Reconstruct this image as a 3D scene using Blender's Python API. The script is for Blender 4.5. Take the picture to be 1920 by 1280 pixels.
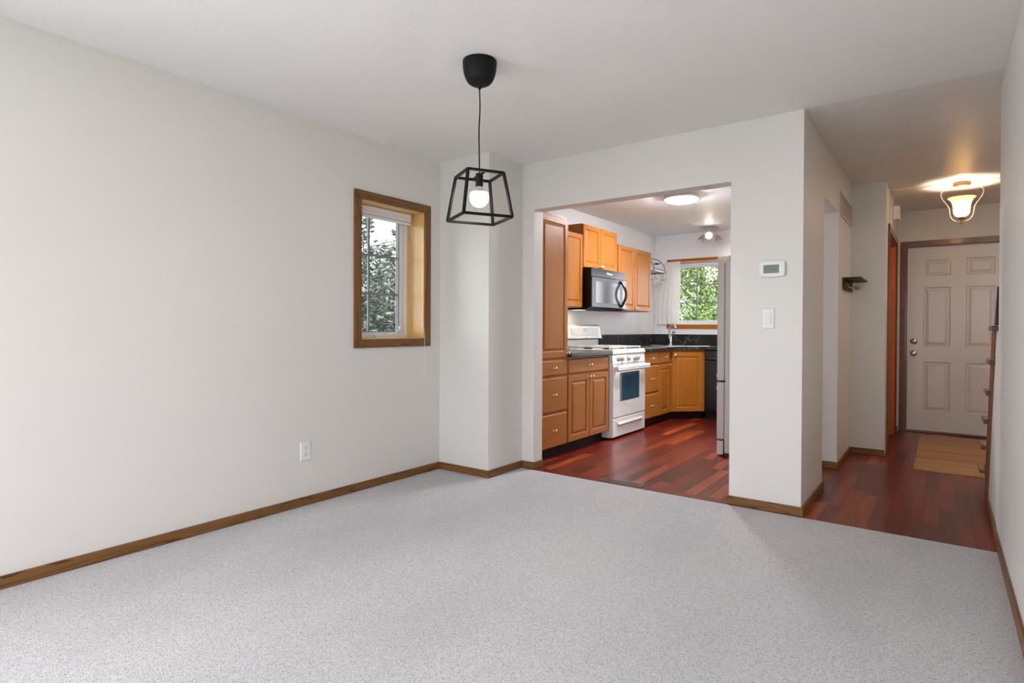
import bpy, bmesh, math, random
from mathutils import Matrix, Vector
R = math.radians
PI = math.pi
random.seed(7)
for o in list(bpy.data.objects):
    bpy.data.objects.remove(o)
scene = bpy.context.scene
col = scene.collection

# ------------------------------------------------------------------ camera
F_PX, YAW, PITCH, ROLL, CY = 1093.3, 36.36, -0.5272, 0.235, 625.5
cam_h = 1.1222
a, p_, r_ = R(YAW), R(PITCH), R(ROLL)
fw = Vector((-math.sin(a), math.cos(a), 0)); rt = Vector((math.cos(a), math.sin(a), 0)); up = Vector((0, 0, 1))
fw, up = fw*math.cos(p_)+up*math.sin(p_), up*math.cos(p_)-fw*math.sin(p_)
rt, up = rt*math.cos(r_)+up*math.sin(r_), up*math.cos(r_)-rt*math.sin(r_)
cd = bpy.data.cameras.new('camera')
cam = bpy.data.objects.new('camera', cd); col.objects.link(cam)
m = Matrix.Identity(4)
for i in range(3):
    m[i][0] = rt[i]; m[i][1] = up[i]; m[i][2] = -fw[i]
m[0][3], m[1][3], m[2][3] = 0, 0, cam_h
cam.matrix_world = m
cd.sensor_width = 36; cd.sensor_fit = 'HORIZONTAL'
cd.lens = F_PX/1920*36
cd.shift_y = (CY-640)/1920
cd.clip_start = 0.02
scene.camera = cam

# ------------------------------------------------------------------ world, sun, exposure
scene.view_settings.view_transform = 'Standard'
scene.view_settings.look = 'None'
scene.view_settings.exposure = 1.06
scene.view_settings.gamma = 1.0
w = bpy.data.worlds.new('world'); scene.world = w; w.use_nodes = True
bg = w.node_tree.nodes['Background']
bg.inputs['Color'].default_value = (0.92, 0.95, 1.0, 1); bg.inputs['Strength'].default_value = 2.6

def light(name, kind, loc, energy, color=(1, 1, 1), size=None, rot=(0, 0, 0), size_y=None):
    l = bpy.data.lights.new(name, kind); l.energy = energy; l.color = color
    if kind == 'AREA':
        l.shape = 'RECTANGLE' if size_y else 'DISK'
        l.size = size
        if size_y: l.size_y = size_y
    elif kind in ('POINT', 'SPOT') and size is not None: l.shadow_soft_size = size
    elif kind == 'SUN': l.angle = size
    o = bpy.data.objects.new(name, l); col.objects.link(o)
    o.location = loc; o.rotation_euler = rot
    return o
light('sun', 'SUN', (0, 0, 12), 3.2, (1, 0.95, 0.88), R(1.5), (R(42), 0, R(28)))
# fill lamps added outside unseen windows behind the camera, standing in for daylight
light('back_fill', 'AREA', (-1.55, -3.25, 1.25), 33, (1.0, 0.965, 0.985), 2.9, (R(90), 0, R(180)), 2.0).data.spread = R(170)
light('side_fill', 'AREA', (0.48, -2.2, 1.25), 3, (1.0, 0.965, 0.99), 1.5, (R(90), 0, R(90)), 1.9)  # added to light the left wall evenly
light('left_fill', 'AREA', (-3.55, -1.15, 1.25), 50, (1.0, 0.965, 0.99), 1.4, (R(90), 0, R(-90)), 1.9)  # added to brighten the right wall and carpet
light('stairwell_fill', 'AREA', (0.85, 5.5, 2.40), 6.2, (1.0, 0.80, 0.60), 0.8, (0, 0, 0), 1.8)  # unseen fill lamp added over the stairs to brighten the hall
for nm, lc, sx, sy, rt_ in (('narrow_window_portal', (-3.40, 2.927, 1.526), 0.62, 0.97, (R(90), 0, R(-90))), ('kitchen_window_portal', (-2.37, 7.93, 1.61), 1.35, 0.84, (R(90), 0, 0))):
    light(nm, 'AREA', lc, 1, (1, 1, 1), sx, rt_, sy).data.cycles.is_portal = True
# fill lamp added at an unseen patio door to brighten the kitchen
light('kitchen_fill', 'AREA', (-1.22, 8.02, 1.05), 600, (0.84, 0.89, 1.0), 0.8, (R(90), 0, 0), 1.9)

# ------------------------------------------------------------------ materials
MATS = {}
def N(nt, t, **kw):
    n = nt.nodes.new(t)
    for k, v in kw.items():
        setattr(n, k, v)
    return n
def base_mat(name, color=(0.8, 0.8, 0.8), rough=0.5, metal=0.0, spec=0.5, coat=0.0, emit=None, estr=0.0):
    mt = bpy.data.materials.new(name); mt.use_nodes = True
    b = mt.node_tree.nodes['Principled BSDF']
    b.inputs['Base Color'].default_value = (*color, 1); b.inputs['Roughness'].default_value = rough
    b.inputs['Metallic'].default_value = metal; b.inputs['Specular IOR Level'].default_value = spec
    b.inputs['Coat Weight'].default_value = coat
    if emit:
        b.inputs['Emission Color'].default_value = (*emit, 1); b.inputs['Emission Strength'].default_value = estr
    MATS[name] = mt
    return mt, mt.node_tree, b
def bump(nt, b, h, strength, dist=0.01):
    bn = N(nt, 'ShaderNodeBump'); bn.inputs['Strength'].default_value = strength; bn.inputs['Distance'].default_value = dist
    nt.links.new(h, bn.inputs['Height']); nt.links.new(bn.outputs[0], b.inputs['Normal']); return bn
def coords(nt, scale=(1, 1, 1)):
    tc = N(nt, 'ShaderNodeTexCoord'); mp = N(nt, 'ShaderNodeMapping'); mp.inputs['Scale'].default_value = scale
    nt.links.new(tc.outputs['Object'], mp.inputs[0]); return mp.outputs[0]
def ramp(nt, fac, stops):
    r = N(nt, 'ShaderNodeValToRGB')
    e = r.color_ramp.elements
    e[0].position, e[0].color = stops[0][0], (*stops[0][1], 1)
    e[1].position, e[1].color = stops[-1][0], (*stops[-1][1], 1)
    for p, c in stops[1:-1]:
        x = e.new(p); x.color = (*c, 1)
    nt.links.new(fac, r.inputs[0]); return r.outputs[0]
def mathn(nt, op, a_, b_=None, c_=None):
    n = N(nt, 'ShaderNodeMath', operation=op)
    for i, v in enumerate((a_, b_, c_)):
        if v is None: continue
        if isinstance(v, (int, float)): n.inputs[i].default_value = v
        else: nt.links.new(v, n.inputs[i])
    return n.outputs[0]

def plain(name, color, rough=0.5, **kw):
    base_mat(name, color, rough, **kw)
def paint(name, color, rough, nscale=220, strength=0.08, dist=0.002, spec=0.4):
    mt, nt, b = base_mat(name, color, rough, spec=spec)
    n = N(nt, 'ShaderNodeTexNoise'); n.inputs['Scale'].default_value = nscale; n.inputs['Detail'].default_value = 3
    nt.links.new(coords(nt), n.inputs[0]); bump(nt, b, n.outputs[0], strength, dist)
paint('wall_paint', (0.745, 0.725, 0.70), 0.42)
paint('kitchen_paint', (0.87, 0.87, 0.89), 0.45)
paint('ceiling_paint', (0.86, 0.855, 0.85), 0.6, 45, 0.25, 0.004, 0.25)
paint('ceiling_kitchen_paint', (0.88, 0.90, 0.945), 0.5, 45, 0.2, 0.004, 0.3)
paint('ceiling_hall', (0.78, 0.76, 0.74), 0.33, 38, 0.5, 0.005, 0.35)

def wood(name, light_c, dark_c, axis, rough=0.35, across=55, along=3.0, contrast=0.5, coat=0.0, pores=0.35, big=1.0, spec=0.5):
    mt, nt, b = base_mat(name, light_c, rough, coat=coat, spec=spec)
    sc = [across, across, across]; sc['xyz'.index(axis)] = along
    c = coords(nt, tuple(sc))
    n1 = N(nt, 'ShaderNodeTexNoise'); n1.inputs['Scale'].default_value = 1.0; n1.inputs['Detail'].default_value = 4; n1.inputs['Distortion'].default_value = 0.6
    nt.links.new(c, n1.inputs[0])
    sc2 = [9, 9, 9]; sc2['xyz'.index(axis)] = 0.9
    c2 = coords(nt, tuple(s*big for s in sc2))
    n2 = N(nt, 'ShaderNodeTexNoise'); n2.inputs['Scale'].default_value = 1.0; n2.inputs['Detail'].default_value = 2; n2.inputs['Distortion'].default_value = 1.2
    nt.links.new(c2, n2.inputs[0])
    rings = mathn(nt, 'FRACT', mathn(nt, 'MULTIPLY', n2.outputs[0], 7.0))
    rings = mathn(nt, 'POWER', rings, 3.0)
    f = mathn(nt, 'ADD', mathn(nt, 'MULTIPLY', n1.outputs[0], 1-pores), mathn(nt, 'MULTIPLY', rings, pores))
    mid = tuple((x+y)/2 for x, y in zip(light_c, dark_c))
    colr = ramp(nt, f, [(0.5-contrast/2, light_c), (0.5, tuple(l*0.6+mm*0.4 for l, mm in zip(light_c, mid))), (0.5+contrast/2, dark_c)])
    nt.links.new(colr, b.inputs['Base Color'])
    bump(nt, b, f, 0.08, 0.001)
for ax in 'xyz':
    wood('oak_'+ax, (0.215, 0.100, 0.034), (0.045, 0.018, 0.006), ax, 0.42, 60, 2.5, 0.75, pores=0.55, spec=0.3)
    wood('maple_'+ax, (0.42, 0.150, 0.018), (0.27, 0.074, 0.007), ax, 0.40, 45, 1.6, 0.9, coat=0.0, pores=0.2, spec=0.28)
    wood('cherry_'+ax, (0.16, 0.045, 0.014), (0.045, 0.011, 0.005), ax, 0.3, 60, 2.5, 0.8, coat=0.2, pores=0.4)
wood('closet_wood', (0.62, 0.16, 0.02), (0.36, 0.075, 0.01), 'z', 0.35, 30, 1.2, 0.9, pores=0.2)
wood('jamb_maple', (0.78, 0.50, 0.19), (0.60, 0.33, 0.10), 'z', 0.28, 25, 2.0, 0.9, pores=0.15)
wood('walnut', (0.085, 0.04, 0.02), (0.03, 0.014, 0.008), 'y', 0.5, spec=0.2)
wood('tread_wood', (0.33, 0.16, 0.07), (0.16, 0.065, 0.025), 'x', 0.35)

def plank_mat(name, along, pal, width=0.083, length=0.95, rough=0.30):
    mt, nt, b = base_mat(name, pal[0], rough, coat=0.06, spec=0.36)
    b.inputs['Coat Roughness'].default_value = 0.12
    tc = N(nt, 'ShaderNodeTexCoord'); sp = N(nt, 'ShaderNodeSeparateXYZ'); nt.links.new(tc.outputs['Object'], sp.inputs[0])
    u, v = (sp.outputs[1], sp.outputs[0]) if along == 'y' else (sp.outputs[0], sp.outputs[1])
    vv = mathn(nt, 'DIVIDE', v, width); row = mathn(nt, 'FLOOR', vv)
    wn = N(nt, 'ShaderNodeTexWhiteNoise', noise_dimensions='1D'); nt.links.new(row, wn.inputs['W'])
    uu = mathn(nt, 'DIVIDE', mathn(nt, 'ADD', u, mathn(nt, 'MULTIPLY', wn.outputs['Value'], 3.7)), length); cl = mathn(nt, 'FLOOR', uu)
    cb = N(nt, 'ShaderNodeCombineXYZ'); nt.links.new(row, cb.inputs[0]); nt.links.new(cl, cb.inputs[1])
    w2 = N(nt, 'ShaderNodeTexWhiteNoise', noise_dimensions='2D'); nt.links.new(cb.outputs[0], w2.inputs['Vector'])
    base = ramp(nt, w2.outputs['Value'], [(0.0, pal[0]), (0.3, pal[1]), (0.55, pal[2]), (0.8, pal[3]), (1.0, pal[4])])
    # grain, shifted per plank
    ofs = N(nt, 'ShaderNodeCombineXYZ'); nt.links.new(mathn(nt, 'MULTIPLY', w2.outputs['Value'], 31.0), ofs.inputs[2])
    ad = N(nt, 'ShaderNodeVectorMath', operation='ADD'); nt.links.new(tc.outputs['Object'], ad.inputs[0]); nt.links.new(ofs.outputs[0], ad.inputs[1])
    mp = N(nt, 'ShaderNodeMapping'); mp.inputs['Scale'].default_value = (48, 2.2, 1) if along == 'y' else (2.2, 48, 1)
    nt.links.new(ad.outputs[0], mp.inputs[0])
    gn = N(nt, 'ShaderNodeTexNoise'); gn.inputs['Scale'].default_value = 1; gn.inputs['Detail'].default_value = 4; gn.inputs['Distortion'].default_value = 0.8
    nt.links.new(mp.outputs[0], gn.inputs[0])
    g = ramp(nt, gn.outputs[0], [(0.28, (0.35, 0.28, 0.28)), (0.52, (0.95, 0.95, 0.95)), (0.75, (1.5, 1.35, 1.25))])
    mx = N(nt, 'ShaderNodeMix', data_type='RGBA', blend_type='MULTIPLY'); mx.inputs[0].default_value = 0.75
    nt.links.new(base, mx.inputs[6]); nt.links.new(g, mx.inputs[7])
    fv = mathn(nt, 'ABSOLUTE', mathn(nt, 'SUBTRACT', mathn(nt, 'FRACT', vv), 0.5)); fu = mathn(nt, 'ABSOLUTE', mathn(nt, 'SUBTRACT', mathn(nt, 'FRACT', uu), 0.5))
    gap = mathn(nt, 'MAXIMUM', mathn(nt, 'GREATER_THAN', fv, 0.486), mathn(nt, 'GREATER_THAN', fu, 0.4985))
    m2 = N(nt, 'ShaderNodeMix', data_type='RGBA'); nt.links.new(gap, m2.inputs[0]); nt.links.new(mx.outputs[2], m2.inputs[6]); m2.inputs[7].default_value = (0.05, 0.012, 0.008, 1)
    nt.links.new(m2.outputs[2], b.inputs['Base Color'])
    h = mathn(nt, 'SUBTRACT', mathn(nt, 'MULTIPLY', gn.outputs[0], 0.25), gap)
    bump(nt, b, h, 0.1, 0.0006)
PAL = [(0.085, 0.009, 0.006), (0.14, 0.013, 0.008), (0.185, 0.020, 0.009), (0.25, 0.036, 0.012), (0.38, 0.085, 0.022)]
plank_mat('hardwood', 'y', PAL)
plank_mat('hardwood_border', 'x', PAL[:3]+PAL[1:3])
# bamboo slats of the mat (laid across)
def mat_bamboo():
    mt, nt, b = base_mat('bamboo', (0.5, 0.3, 0.13), 0.45)
    tc = N(nt, 'ShaderNodeTexCoord'); sp = N(nt, 'ShaderNodeSeparateXYZ'); nt.links.new(tc.outputs['Object'], sp.inputs[0])
    row = mathn(nt, 'FLOOR', mathn(nt, 'DIVIDE', sp.outputs[1], 0.018))
    wn = N(nt, 'ShaderNodeTexWhiteNoise', noise_dimensions='1D'); nt.links.new(row, wn.inputs['W'])
    mp = N(nt, 'ShaderNodeMapping'); mp.inputs['Scale'].default_value = (5, 90, 1); nt.links.new(tc.outputs['Object'], mp.inputs[0])
    gn = N(nt, 'ShaderNodeTexNoise'); gn.inputs['Scale'].default_value = 1; nt.links.new(mp.outputs[0], gn.inputs[0])
    f = mathn(nt, 'ADD', mathn(nt, 'MULTIPLY', wn.outputs[0], 0.5), mathn(nt, 'MULTIPLY', gn.outputs[0], 0.5))
    nt.links.new(ramp(nt, f, [(0.2, (0.26, 0.12, 0.04)), (0.5, (0.42, 0.22, 0.08)), (0.8, (0.56, 0.33, 0.14))]), b.inputs['Base Color'])
    bump(nt, b, f, 0.3, 0.001)
mat_bamboo()

def mat_carpet():
    mt, nt, b = base_mat('carpet', (0.6, 0.58, 0.57), 0.95, spec=0.1)
    b.inputs['Sheen Weight'].default_value = 0.15
    c = coords(nt)
    n1 = N(nt, 'ShaderNodeTexNoise'); n1.inputs['Scale'].default_value = 190; n1.inputs['Detail'].default_value = 3; n1.inputs['Roughness'].default_value = 0.7
    nt.links.new(c, n1.inputs[0])
    v = N(nt, 'ShaderNodeTexVoronoi'); v.inputs['Scale'].default_value = 170; nt.links.new(c, v.inputs[0])
    n3 = N(nt, 'ShaderNodeTexNoise'); n3.inputs['Scale'].default_value = 1.6; n3.inputs['Detail'].default_value = 3
    nt.links.new(coords(nt, (1, 0.45, 1)), n3.inputs[0])
    n4 = N(nt, 'ShaderNodeTexNoise'); n4.inputs['Scale'].default_value = 60; n4.inputs['Detail'].default_value = 2
    nt.links.new(c, n4.inputs[0])
    f = mathn(nt, 'ADD', mathn(nt, 'MULTIPLY', n1.outputs[0], 0.72), mathn(nt, 'MULTIPLY', v.outputs['Color'], 0.15))
    f = mathn(nt, 'ADD', f, mathn(nt, 'MULTIPLY', n4.outputs[0], 0.13))
    sp = ramp(nt, f, [(0.34, (0.34, 0.335, 0.35)), (0.47, (0.72, 0.71, 0.74)), (0.56, (0.83, 0.825, 0.85)), (0.66, (0.95, 0.945, 0.97))])
    br = ramp(nt, n3.outputs[0], [(0.35, (0.90, 0.90, 0.905)), (0.65, (1.03, 1.02, 1.01))])
    mx = N(nt, 'ShaderNodeMix', data_type='RGBA', blend_type='MULTIPLY'); mx.inputs[0].default_value = 1
    nt.links.new(sp, mx.inputs[6]); nt.links.new(br, mx.inputs[7]); nt.links.new(mx.outputs[2], b.inputs['Base Color'])
    bump(nt, b, f, 1.0, 0.012)
mat_carpet()

def mat_stone():
    mt, nt, b = base_mat('dark_stone', (0.03, 0.03, 0.032), 0.26, spec=0.4)
    c = coords(nt)
    n = N(nt, 'ShaderNodeTexNoise'); n.inputs['Scale'].default_value = 6; n.inputs['Detail'].default_value = 6; nt.links.new(c, n.inputs[0])
    wv = N(nt, 'ShaderNodeTexNoise'); wv.inputs['Scale'].default_value = 2.6; wv.inputs['Detail'].default_value = 4; wv.inputs['Distortion'].default_value = 1.5; nt.links.new(c, wv.inputs[0])
    vein = mathn(nt, 'ABSOLUTE', mathn(nt, 'SUBTRACT', wv.outputs[0], 0.5))
    vc = ramp(nt, vein, [(0.0, (0.16, 0.15, 0.13)), (0.003, (0.05, 0.045, 0.04)), (0.009, (0, 0, 0))])
    bc = ramp(nt, n.outputs[0], [(0.35, (0.010, 0.011, 0.013)), (0.7, (0.035, 0.033, 0.032))])
    mx = N(nt, 'ShaderNodeMix', data_type='RGBA', blend_type='ADD'); mx.inputs[0].default_value = 1
    nt.links.new(bc, mx.inputs[6]); nt.links.new(vc, mx.inputs[7]); nt.links.new(mx.outputs[2], b.inputs['Base Color'])
mat_stone()
plain('white_enamel', (0.78, 0.775, 0.76), 0.18, coat=0.3)
plain('fridge_white', (0.57, 0.56, 0.545), 0.35)
plain('gasket_grey', (0.22, 0.21, 0.2), 0.6)
plain('cream_plastic', (0.78, 0.72, 0.60), 0.4)
plain('white_plastic', (0.82, 0.82, 0.82), 0.35)
plain('white_vinyl', (0.85, 0.86, 0.88), 0.35)
plain('muntin_grey', (0.24, 0.26, 0.28), 0.4)
plain('white_gloss', (0.70, 0.67, 0.66), 0.28)
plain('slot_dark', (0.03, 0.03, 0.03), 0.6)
plain('lcd', (0.17, 0.20, 0.17), 0.25)
plain('lcd_text', (0.10, 0.12, 0.10), 0.4)
plain('knob_grey', (0.42, 0.42, 0.40), 0.3)
plain('grate_grey', (0.62, 0.58, 0.53), 0.3)
plain('black_metal', (0.005, 0.005, 0.005), 0.5, spec=0.2)
plain('black_matte', (0.006, 0.006, 0.007), 0.5, spec=0.2)
plain('black_gloss', (0.006, 0.006, 0.007), 0.2, coat=0.1)
plain('smoked_steel', (0.07, 0.07, 0.074), 0.2, metal=0.9)
plain('smoked_glass', (0.13, 0.13, 0.135), 0.10, metal=0.6)
plain('oven_glass', (0.03, 0.085, 0.15), 0.06, coat=1.0)  # blue of the reflections is put into the base colour
plain('chrome', (0.75, 0.74, 0.73), 0.14, metal=1.0)
plain('nickel', (0.62, 0.58, 0.53), 0.28, metal=1.0)
plain('bronze', (0.45, 0.26, 0.14), 0.35, metal=0.8)
plain('iron', (0.09, 0.08, 0.075), 0.45, metal=0.6)
plain('vent_brown', (0.17, 0.13, 0.10), 0.4, metal=0.4)
plain('grille_tan', (0.56, 0.50, 0.43), 0.4)
plain('shelf_glass', (0.62, 0.72, 0.74), 0.08, coat=0.5)
plain('toe_dark', (0.02, 0.006, 0.004), 0.6, spec=0.15)
plain('tread_end', (0.03, 0.03, 0.034), 0.35)
plain('bark', (0.10, 0.07, 0.05), 0.9)
plain('siding', (0.5, 0.48, 0.45), 0.8)
plain('green_led', (0.02, 0.2, 0.12), 0.4, emit=(0.05, 0.5, 0.3), estr=0.4)
def mat_leaf(name, c1, c2, tr=0.35):
    mt, nt, b = base_mat(name, c1, 0.5, spec=0.3)
    n = N(nt, 'ShaderNodeTexNoise'); n.inputs['Scale'].default_value = 3; n.inputs['Detail'].default_value = 4; nt.links.new(coords(nt), n.inputs[0])
    c = ramp(nt, n.outputs[0], [(0.35, c1), (0.65, c2)])
    nt.links.new(c, b.inputs['Base Color'])
    t = N(nt, 'ShaderNodeBsdfTranslucent'); nt.links.new(c, t.inputs[0])
    ms = N(nt, 'ShaderNodeMixShader'); ms.inputs[0].default_value = tr
    nt.links.new(b.outputs[0], ms.inputs[1]); nt.links.new(t.outputs[0], ms.inputs[2])
    nt.links.new(ms.outputs[0], nt.nodes['Material Output'].inputs[0])
mat_leaf('spruce_needles', (0.045, 0.065, 0.052), (0.16, 0.19, 0.17), 0.05)
mat_leaf('tree_leaves', (0.055, 0.105, 0.025), (0.16, 0.225, 0.075), 0.4)
mat_leaf('grass', (0.06, 0.09, 0.035), (0.1, 0.14, 0.05), 0.0)
def mat_glass():
    mt = bpy.data.materials.new('window_glass'); mt.use_nodes = True; nt = mt.node_tree; MATS['window_glass'] = mt
    nt.nodes.remove(nt.nodes['Principled BSDF'])
    t = N(nt, 'ShaderNodeBsdfTransparent'); g = N(nt, 'ShaderNodeBsdfGlossy'); g.inputs['Roughness'].default_value = 0.02
    fr = N(nt, 'ShaderNodeFresnel'); fr.inputs[0].default_value = 1.3
    ms = N(nt, 'ShaderNodeMixShader'); nt.links.new(fr.outputs[0], ms.inputs[0]); nt.links.new(t.outputs[0], ms.inputs[1]); nt.links.new(g.outputs[0], ms.inputs[2])
    nt.links.new(ms.outputs[0], nt.nodes['Material Output'].inputs[0])
mat_glass()
def mat_cloth():
    mt, nt, b = base_mat('curtain_cloth', (0.93, 0.92, 0.90), 0.9, spec=0.1)
    t = N(nt, 'ShaderNodeBsdfTranslucent'); t.inputs[0].default_value = (0.9, 0.88, 0.84, 1)
    tp = N(nt, 'ShaderNodeBsdfTransparent')
    ms = N(nt, 'ShaderNodeMixShader'); ms.inputs[0].default_value = 0.25
    nt.links.new(b.outputs[0], ms.inputs[1]); nt.links.new(t.outputs[0], ms.inputs[2])
    m2 = N(nt, 'ShaderNodeMixShader'); m2.inputs[0].default_value = 0.0
    nt.links.new(ms.outputs[0], m2.inputs[1]); nt.links.new(tp.outputs[0], m2.inputs[2])
    nt.links.new(m2.outputs[0], nt.nodes['Material Output'].inputs[0])
mat_cloth()
plain('blind_fabric', (0.85, 0.84, 0.82), 0.8)
plain('bulb_glow', (1, 1, 1), 0.3, emit=(1, 0.93, 0.82), estr=22.0)
plain('bulb_collar', (0.62, 0.58, 0.54), 0.5)
plain('dome_glow', (1, 1, 1), 0.3, emit=(0.98, 0.97, 1.0), estr=105.0)
plain('task_glow', (1, 1, 1), 0.3, emit=(1, 0.8, 0.55), estr=1.0)
plain('spot_glow', (1, 1, 1), 0.3, emit=(1, 0.9, 0.75), estr=40.0)
def mat_shade():
    mt, nt, b = base_mat('alabaster', (0.9, 0.78, 0.6), 0.4, emit=(1.0, 0.70, 0.38), estr=0.25)
    t = N(nt, 'ShaderNodeBsdfTranslucent'); t.inputs[0].default_value = (1.0, 0.85, 0.62, 1)
    ms = N(nt, 'ShaderNodeMixShader'); ms.inputs[0].default_value = 0.6
    nt.links.new(b.outputs[0], ms.inputs[1]); nt.links.new(t.outputs[0], ms.inputs[2])
    nt.links.new(ms.outputs[0], nt.nodes['Material Output'].inputs[0])
mat_shade()

# ------------------------------------------------------------------ mesh helpers
class MB:
    def __init__(s, T=None): s.v = []; s.f = []; s.T = T or Matrix.Identity(4); s.sm = []
    def add(s, vs, fs, smooth=False):
        k = len(s.v); s.v += [s.T @ Vector(p) for p in vs]
        for f in fs: s.f.append([k+i for i in f]); s.sm.append(smooth)
        return s
    def box(s, x0, x1, y0, y1, z0, z1):
        vs = [(x, y, z) for x in (x0, x1) for y in (y0, y1) for z in (z0, z1)]
        return s.add(vs, [(0, 1, 3, 2), (4, 6, 7, 5), (0, 4, 5, 1), (2, 3, 7, 6), (0, 2, 6, 4), (1, 5, 7, 3)])
    def prism(s, poly, axis, a0, b0):
        def pt(u, v, w_): return {'x': (w_, u, v), 'y': (u, w_, v), 'z': (u, v, w_)}[axis]
        n = len(poly); vs = [pt(u, v, a0) for u, v in poly]+[pt(u, v, b0) for u, v in poly]
        return s.add(vs, [tuple(range(n)), tuple(range(2*n-1, n-1, -1))]+[(i, (i+1) % n, n+(i+1) % n, n+i) for i in range(n)])
    def lathe(s, prof, c=(0, 0, 0), axis='z', seg=24, closed=False):
        # prof: (radius, height) pairs; axis may be 'x','y','z','-x','-y'
        sg = -1 if axis[0] == '-' else 1; ax = axis[-1]
        vs = []; fs = []
        n = len(prof)
        for r0, h in prof:
            for k in range(seg):
                t = 2*PI*k/seg; u, v = r0*math.cos(t), r0*math.sin(t)
                q = {'z': (u, v, sg*h), 'x': (sg*h, u, v), 'y': (u, sg*h, v)}[ax]
                vs.append((q[0]+c[0], q[1]+c[1], q[2]+c[2]))
        for i in range(n-1 if not closed else n):
            j = (i+1) % n
            for k in range(seg):
                fs.append((i*seg+k, i*seg+(k+1) % seg, j*seg+(k+1) % seg, j*seg+k))
        if not closed:
            if prof[0][0] > 1e-6: fs.append(tuple(range(seg)))
            if prof[-1][0] > 1e-6: fs.append(tuple(range((n-1)*seg, n*seg)))
        return s.add(vs, fs, True)
    def tube(s, pts, r0, seg=10, rads=None, closed=False):
        pts = [Vector(p) for p in pts]; n = len(pts); vs = []; fs = []
        prev = None
        for i, p in enumerate(pts):
            if closed: t = pts[(i+1) % n]-pts[i-1]
            else: t = pts[min(i+1, n-1)]-pts[max(i-1, 0)]
            t.normalize()
            if prev is None:
                ref = Vector((0, 0, 1)) if abs(t.z) < 0.9 else Vector((1, 0, 0))
                nn = t.cross(ref).normalized()
            else:
                nn = (prev-t*prev.dot(t)).normalized()
            prev = nn; bb = t.cross(nn)
            rr = rads[i] if rads else r0
            for k in range(seg):
                q = p+nn*rr*math.cos(2*PI*k/seg)+bb*rr*math.sin(2*PI*k/seg); vs.append(tuple(q))
        m_ = n if closed else n-1
        for i in range(m_):
            j = (i+1) % n
            for k in range(seg): fs.append((i*seg+k, i*seg+(k+1) % seg, j*seg+(k+1) % seg, j*seg+k))
        if not closed: fs += [tuple(range(seg)), tuple(range((n-1)*seg, n*seg))]
        return s.add(vs, fs, True)
    def bar(s, p, q, w_, h_=None):
        # square bar between two points
        p, q = Vector(p), Vector(q); t = (q-p).normalized(); h_ = h_ or w_
        ref = Vector((0, 0, 1)) if abs(t.z) < 0.9 else Vector((1, 0, 0))
        n1 = t.cross(ref).normalized(); n2 = t.cross(n1)
        vs = []
        for c in (p, q):
            for du, dv in ((-1, -1), (1, -1), (1, 1), (-1, 1)): vs.append(tuple(c+n1*du*w_/2+n2*dv*h_/2))
        return s.add(vs, [(0, 1, 2, 3), (4, 7, 6, 5)]+[(i, (i+1) % 4, 4+(i+1) % 4, 4+i) for i in range(4)])
    def rings(s, u0, u1, v0, v1, steps, back=None):
        # nested rectangles in local u(x), v(y), w(z): steps = [(inset, depth)], last one is filled
        vs = []; fs = []
        for ins, d in steps:
            vs += [(u0+ins, v0+ins, d), (u1-ins, v0+ins, d), (u1-ins, v1-ins, d), (u0+ins, v1-ins, d)]
        for i in range(len(steps)-1):
            for k in range(4): fs.append((i*4+k, i*4+(k+1) % 4, i*4+4+(k+1) % 4, i*4+4+k))
        n = len(steps); fs.append((n*4-4, n*4-3, n*4-2, n*4-1))
        if back is not None:
            k = len(vs); vs += [(u0, v0, back), (u1, v0, back), (u1, v1, back), (u0, v1, back)]
            for i in range(4): fs.append((k+i, k+(i+1) % 4, (i+1) % 4, i))
            fs.append((k+3, k+2, k+1, k))
        return s.add(vs, fs)
    def rbox(s, u0, u1, v0, v1, w0, w1, r0=0.01, seg=4):
        # box with rounded corners in u,v plane
        pts = []
        for cx, cy, t0 in ((u1-r0, v1-r0, 0), (u0+r0, v1-r0, 90), (u0+r0, v0+r0, 180), (u1-r0, v0+r0, 270)):
            for k in range(seg+1):
                t = R(t0+90*k/seg); pts.append((cx+r0*math.cos(t), cy+r0*math.sin(t)))
        return s.prism(pts, 'z', w0, w1)
    def build(s, name, mat, parent=None, bevel=0, smooth=None, seg=2):
        root = parent
        off = Vector((0, 0, 0))
        while root is not None:
            off += root.location; root = root.parent
        me = bpy.data.meshes.new(name)
        me.from_pydata([tuple(v-off) for v in s.v], [], s.f)
        bm = bmesh.new(); bm.from_mesh(me); bmesh.ops.recalc_face_normals(bm, faces=bm.faces[:]); bm.to_mesh(me); bm.free()
        me.polygons.foreach_set('use_smooth', s.sm if smooth is None else [smooth]*len(s.f))
        me.materials.append(MATS[mat])
        o = bpy.data.objects.new(name, me); col.objects.link(o)
        if parent: o.parent = parent
        if bevel:
            md = o.modifiers.new('bevel', 'BEVEL'); md.width = bevel; md.segments = seg; md.limit_method = 'ANGLE'; md.angle_limit = R(35)
            md.harden_normals = False
        if any(s.sm) and smooth is None:
            try: me.set_sharp_from_angle(angle=R(40))
            except Exception: pass
        return o
def tag(o, label=None, cat=None, group=None, kind=None):
    for k, v in (('label', label), ('category', cat), ('group', group), ('kind', kind)):
        if v: o[k] = v
    return o
def thing(name, label, cat, loc, group=None, kind=None):
    o = bpy.data.objects.new(name, None); col.objects.link(o); o.location = loc; o.empty_display_size = 0.1
    return tag(o, label, cat, group, kind)
def struct(name, mb, mat, bevel=0, label=None, parent=None):
    o = mb.build(name, mat, parent, bevel)
    if parent is None: o['kind'] = 'structure'
    if label: o['label'] = label
    return o
def face_x(x0):   # local (u,v,w) -> world: u=+Y, v=+Z, w=+X, looking from +x
    return Matrix(((0, 0, 1, x0), (1, 0, 0, 0), (0, 1, 0, 0), (0, 0, 0, 1)))
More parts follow.
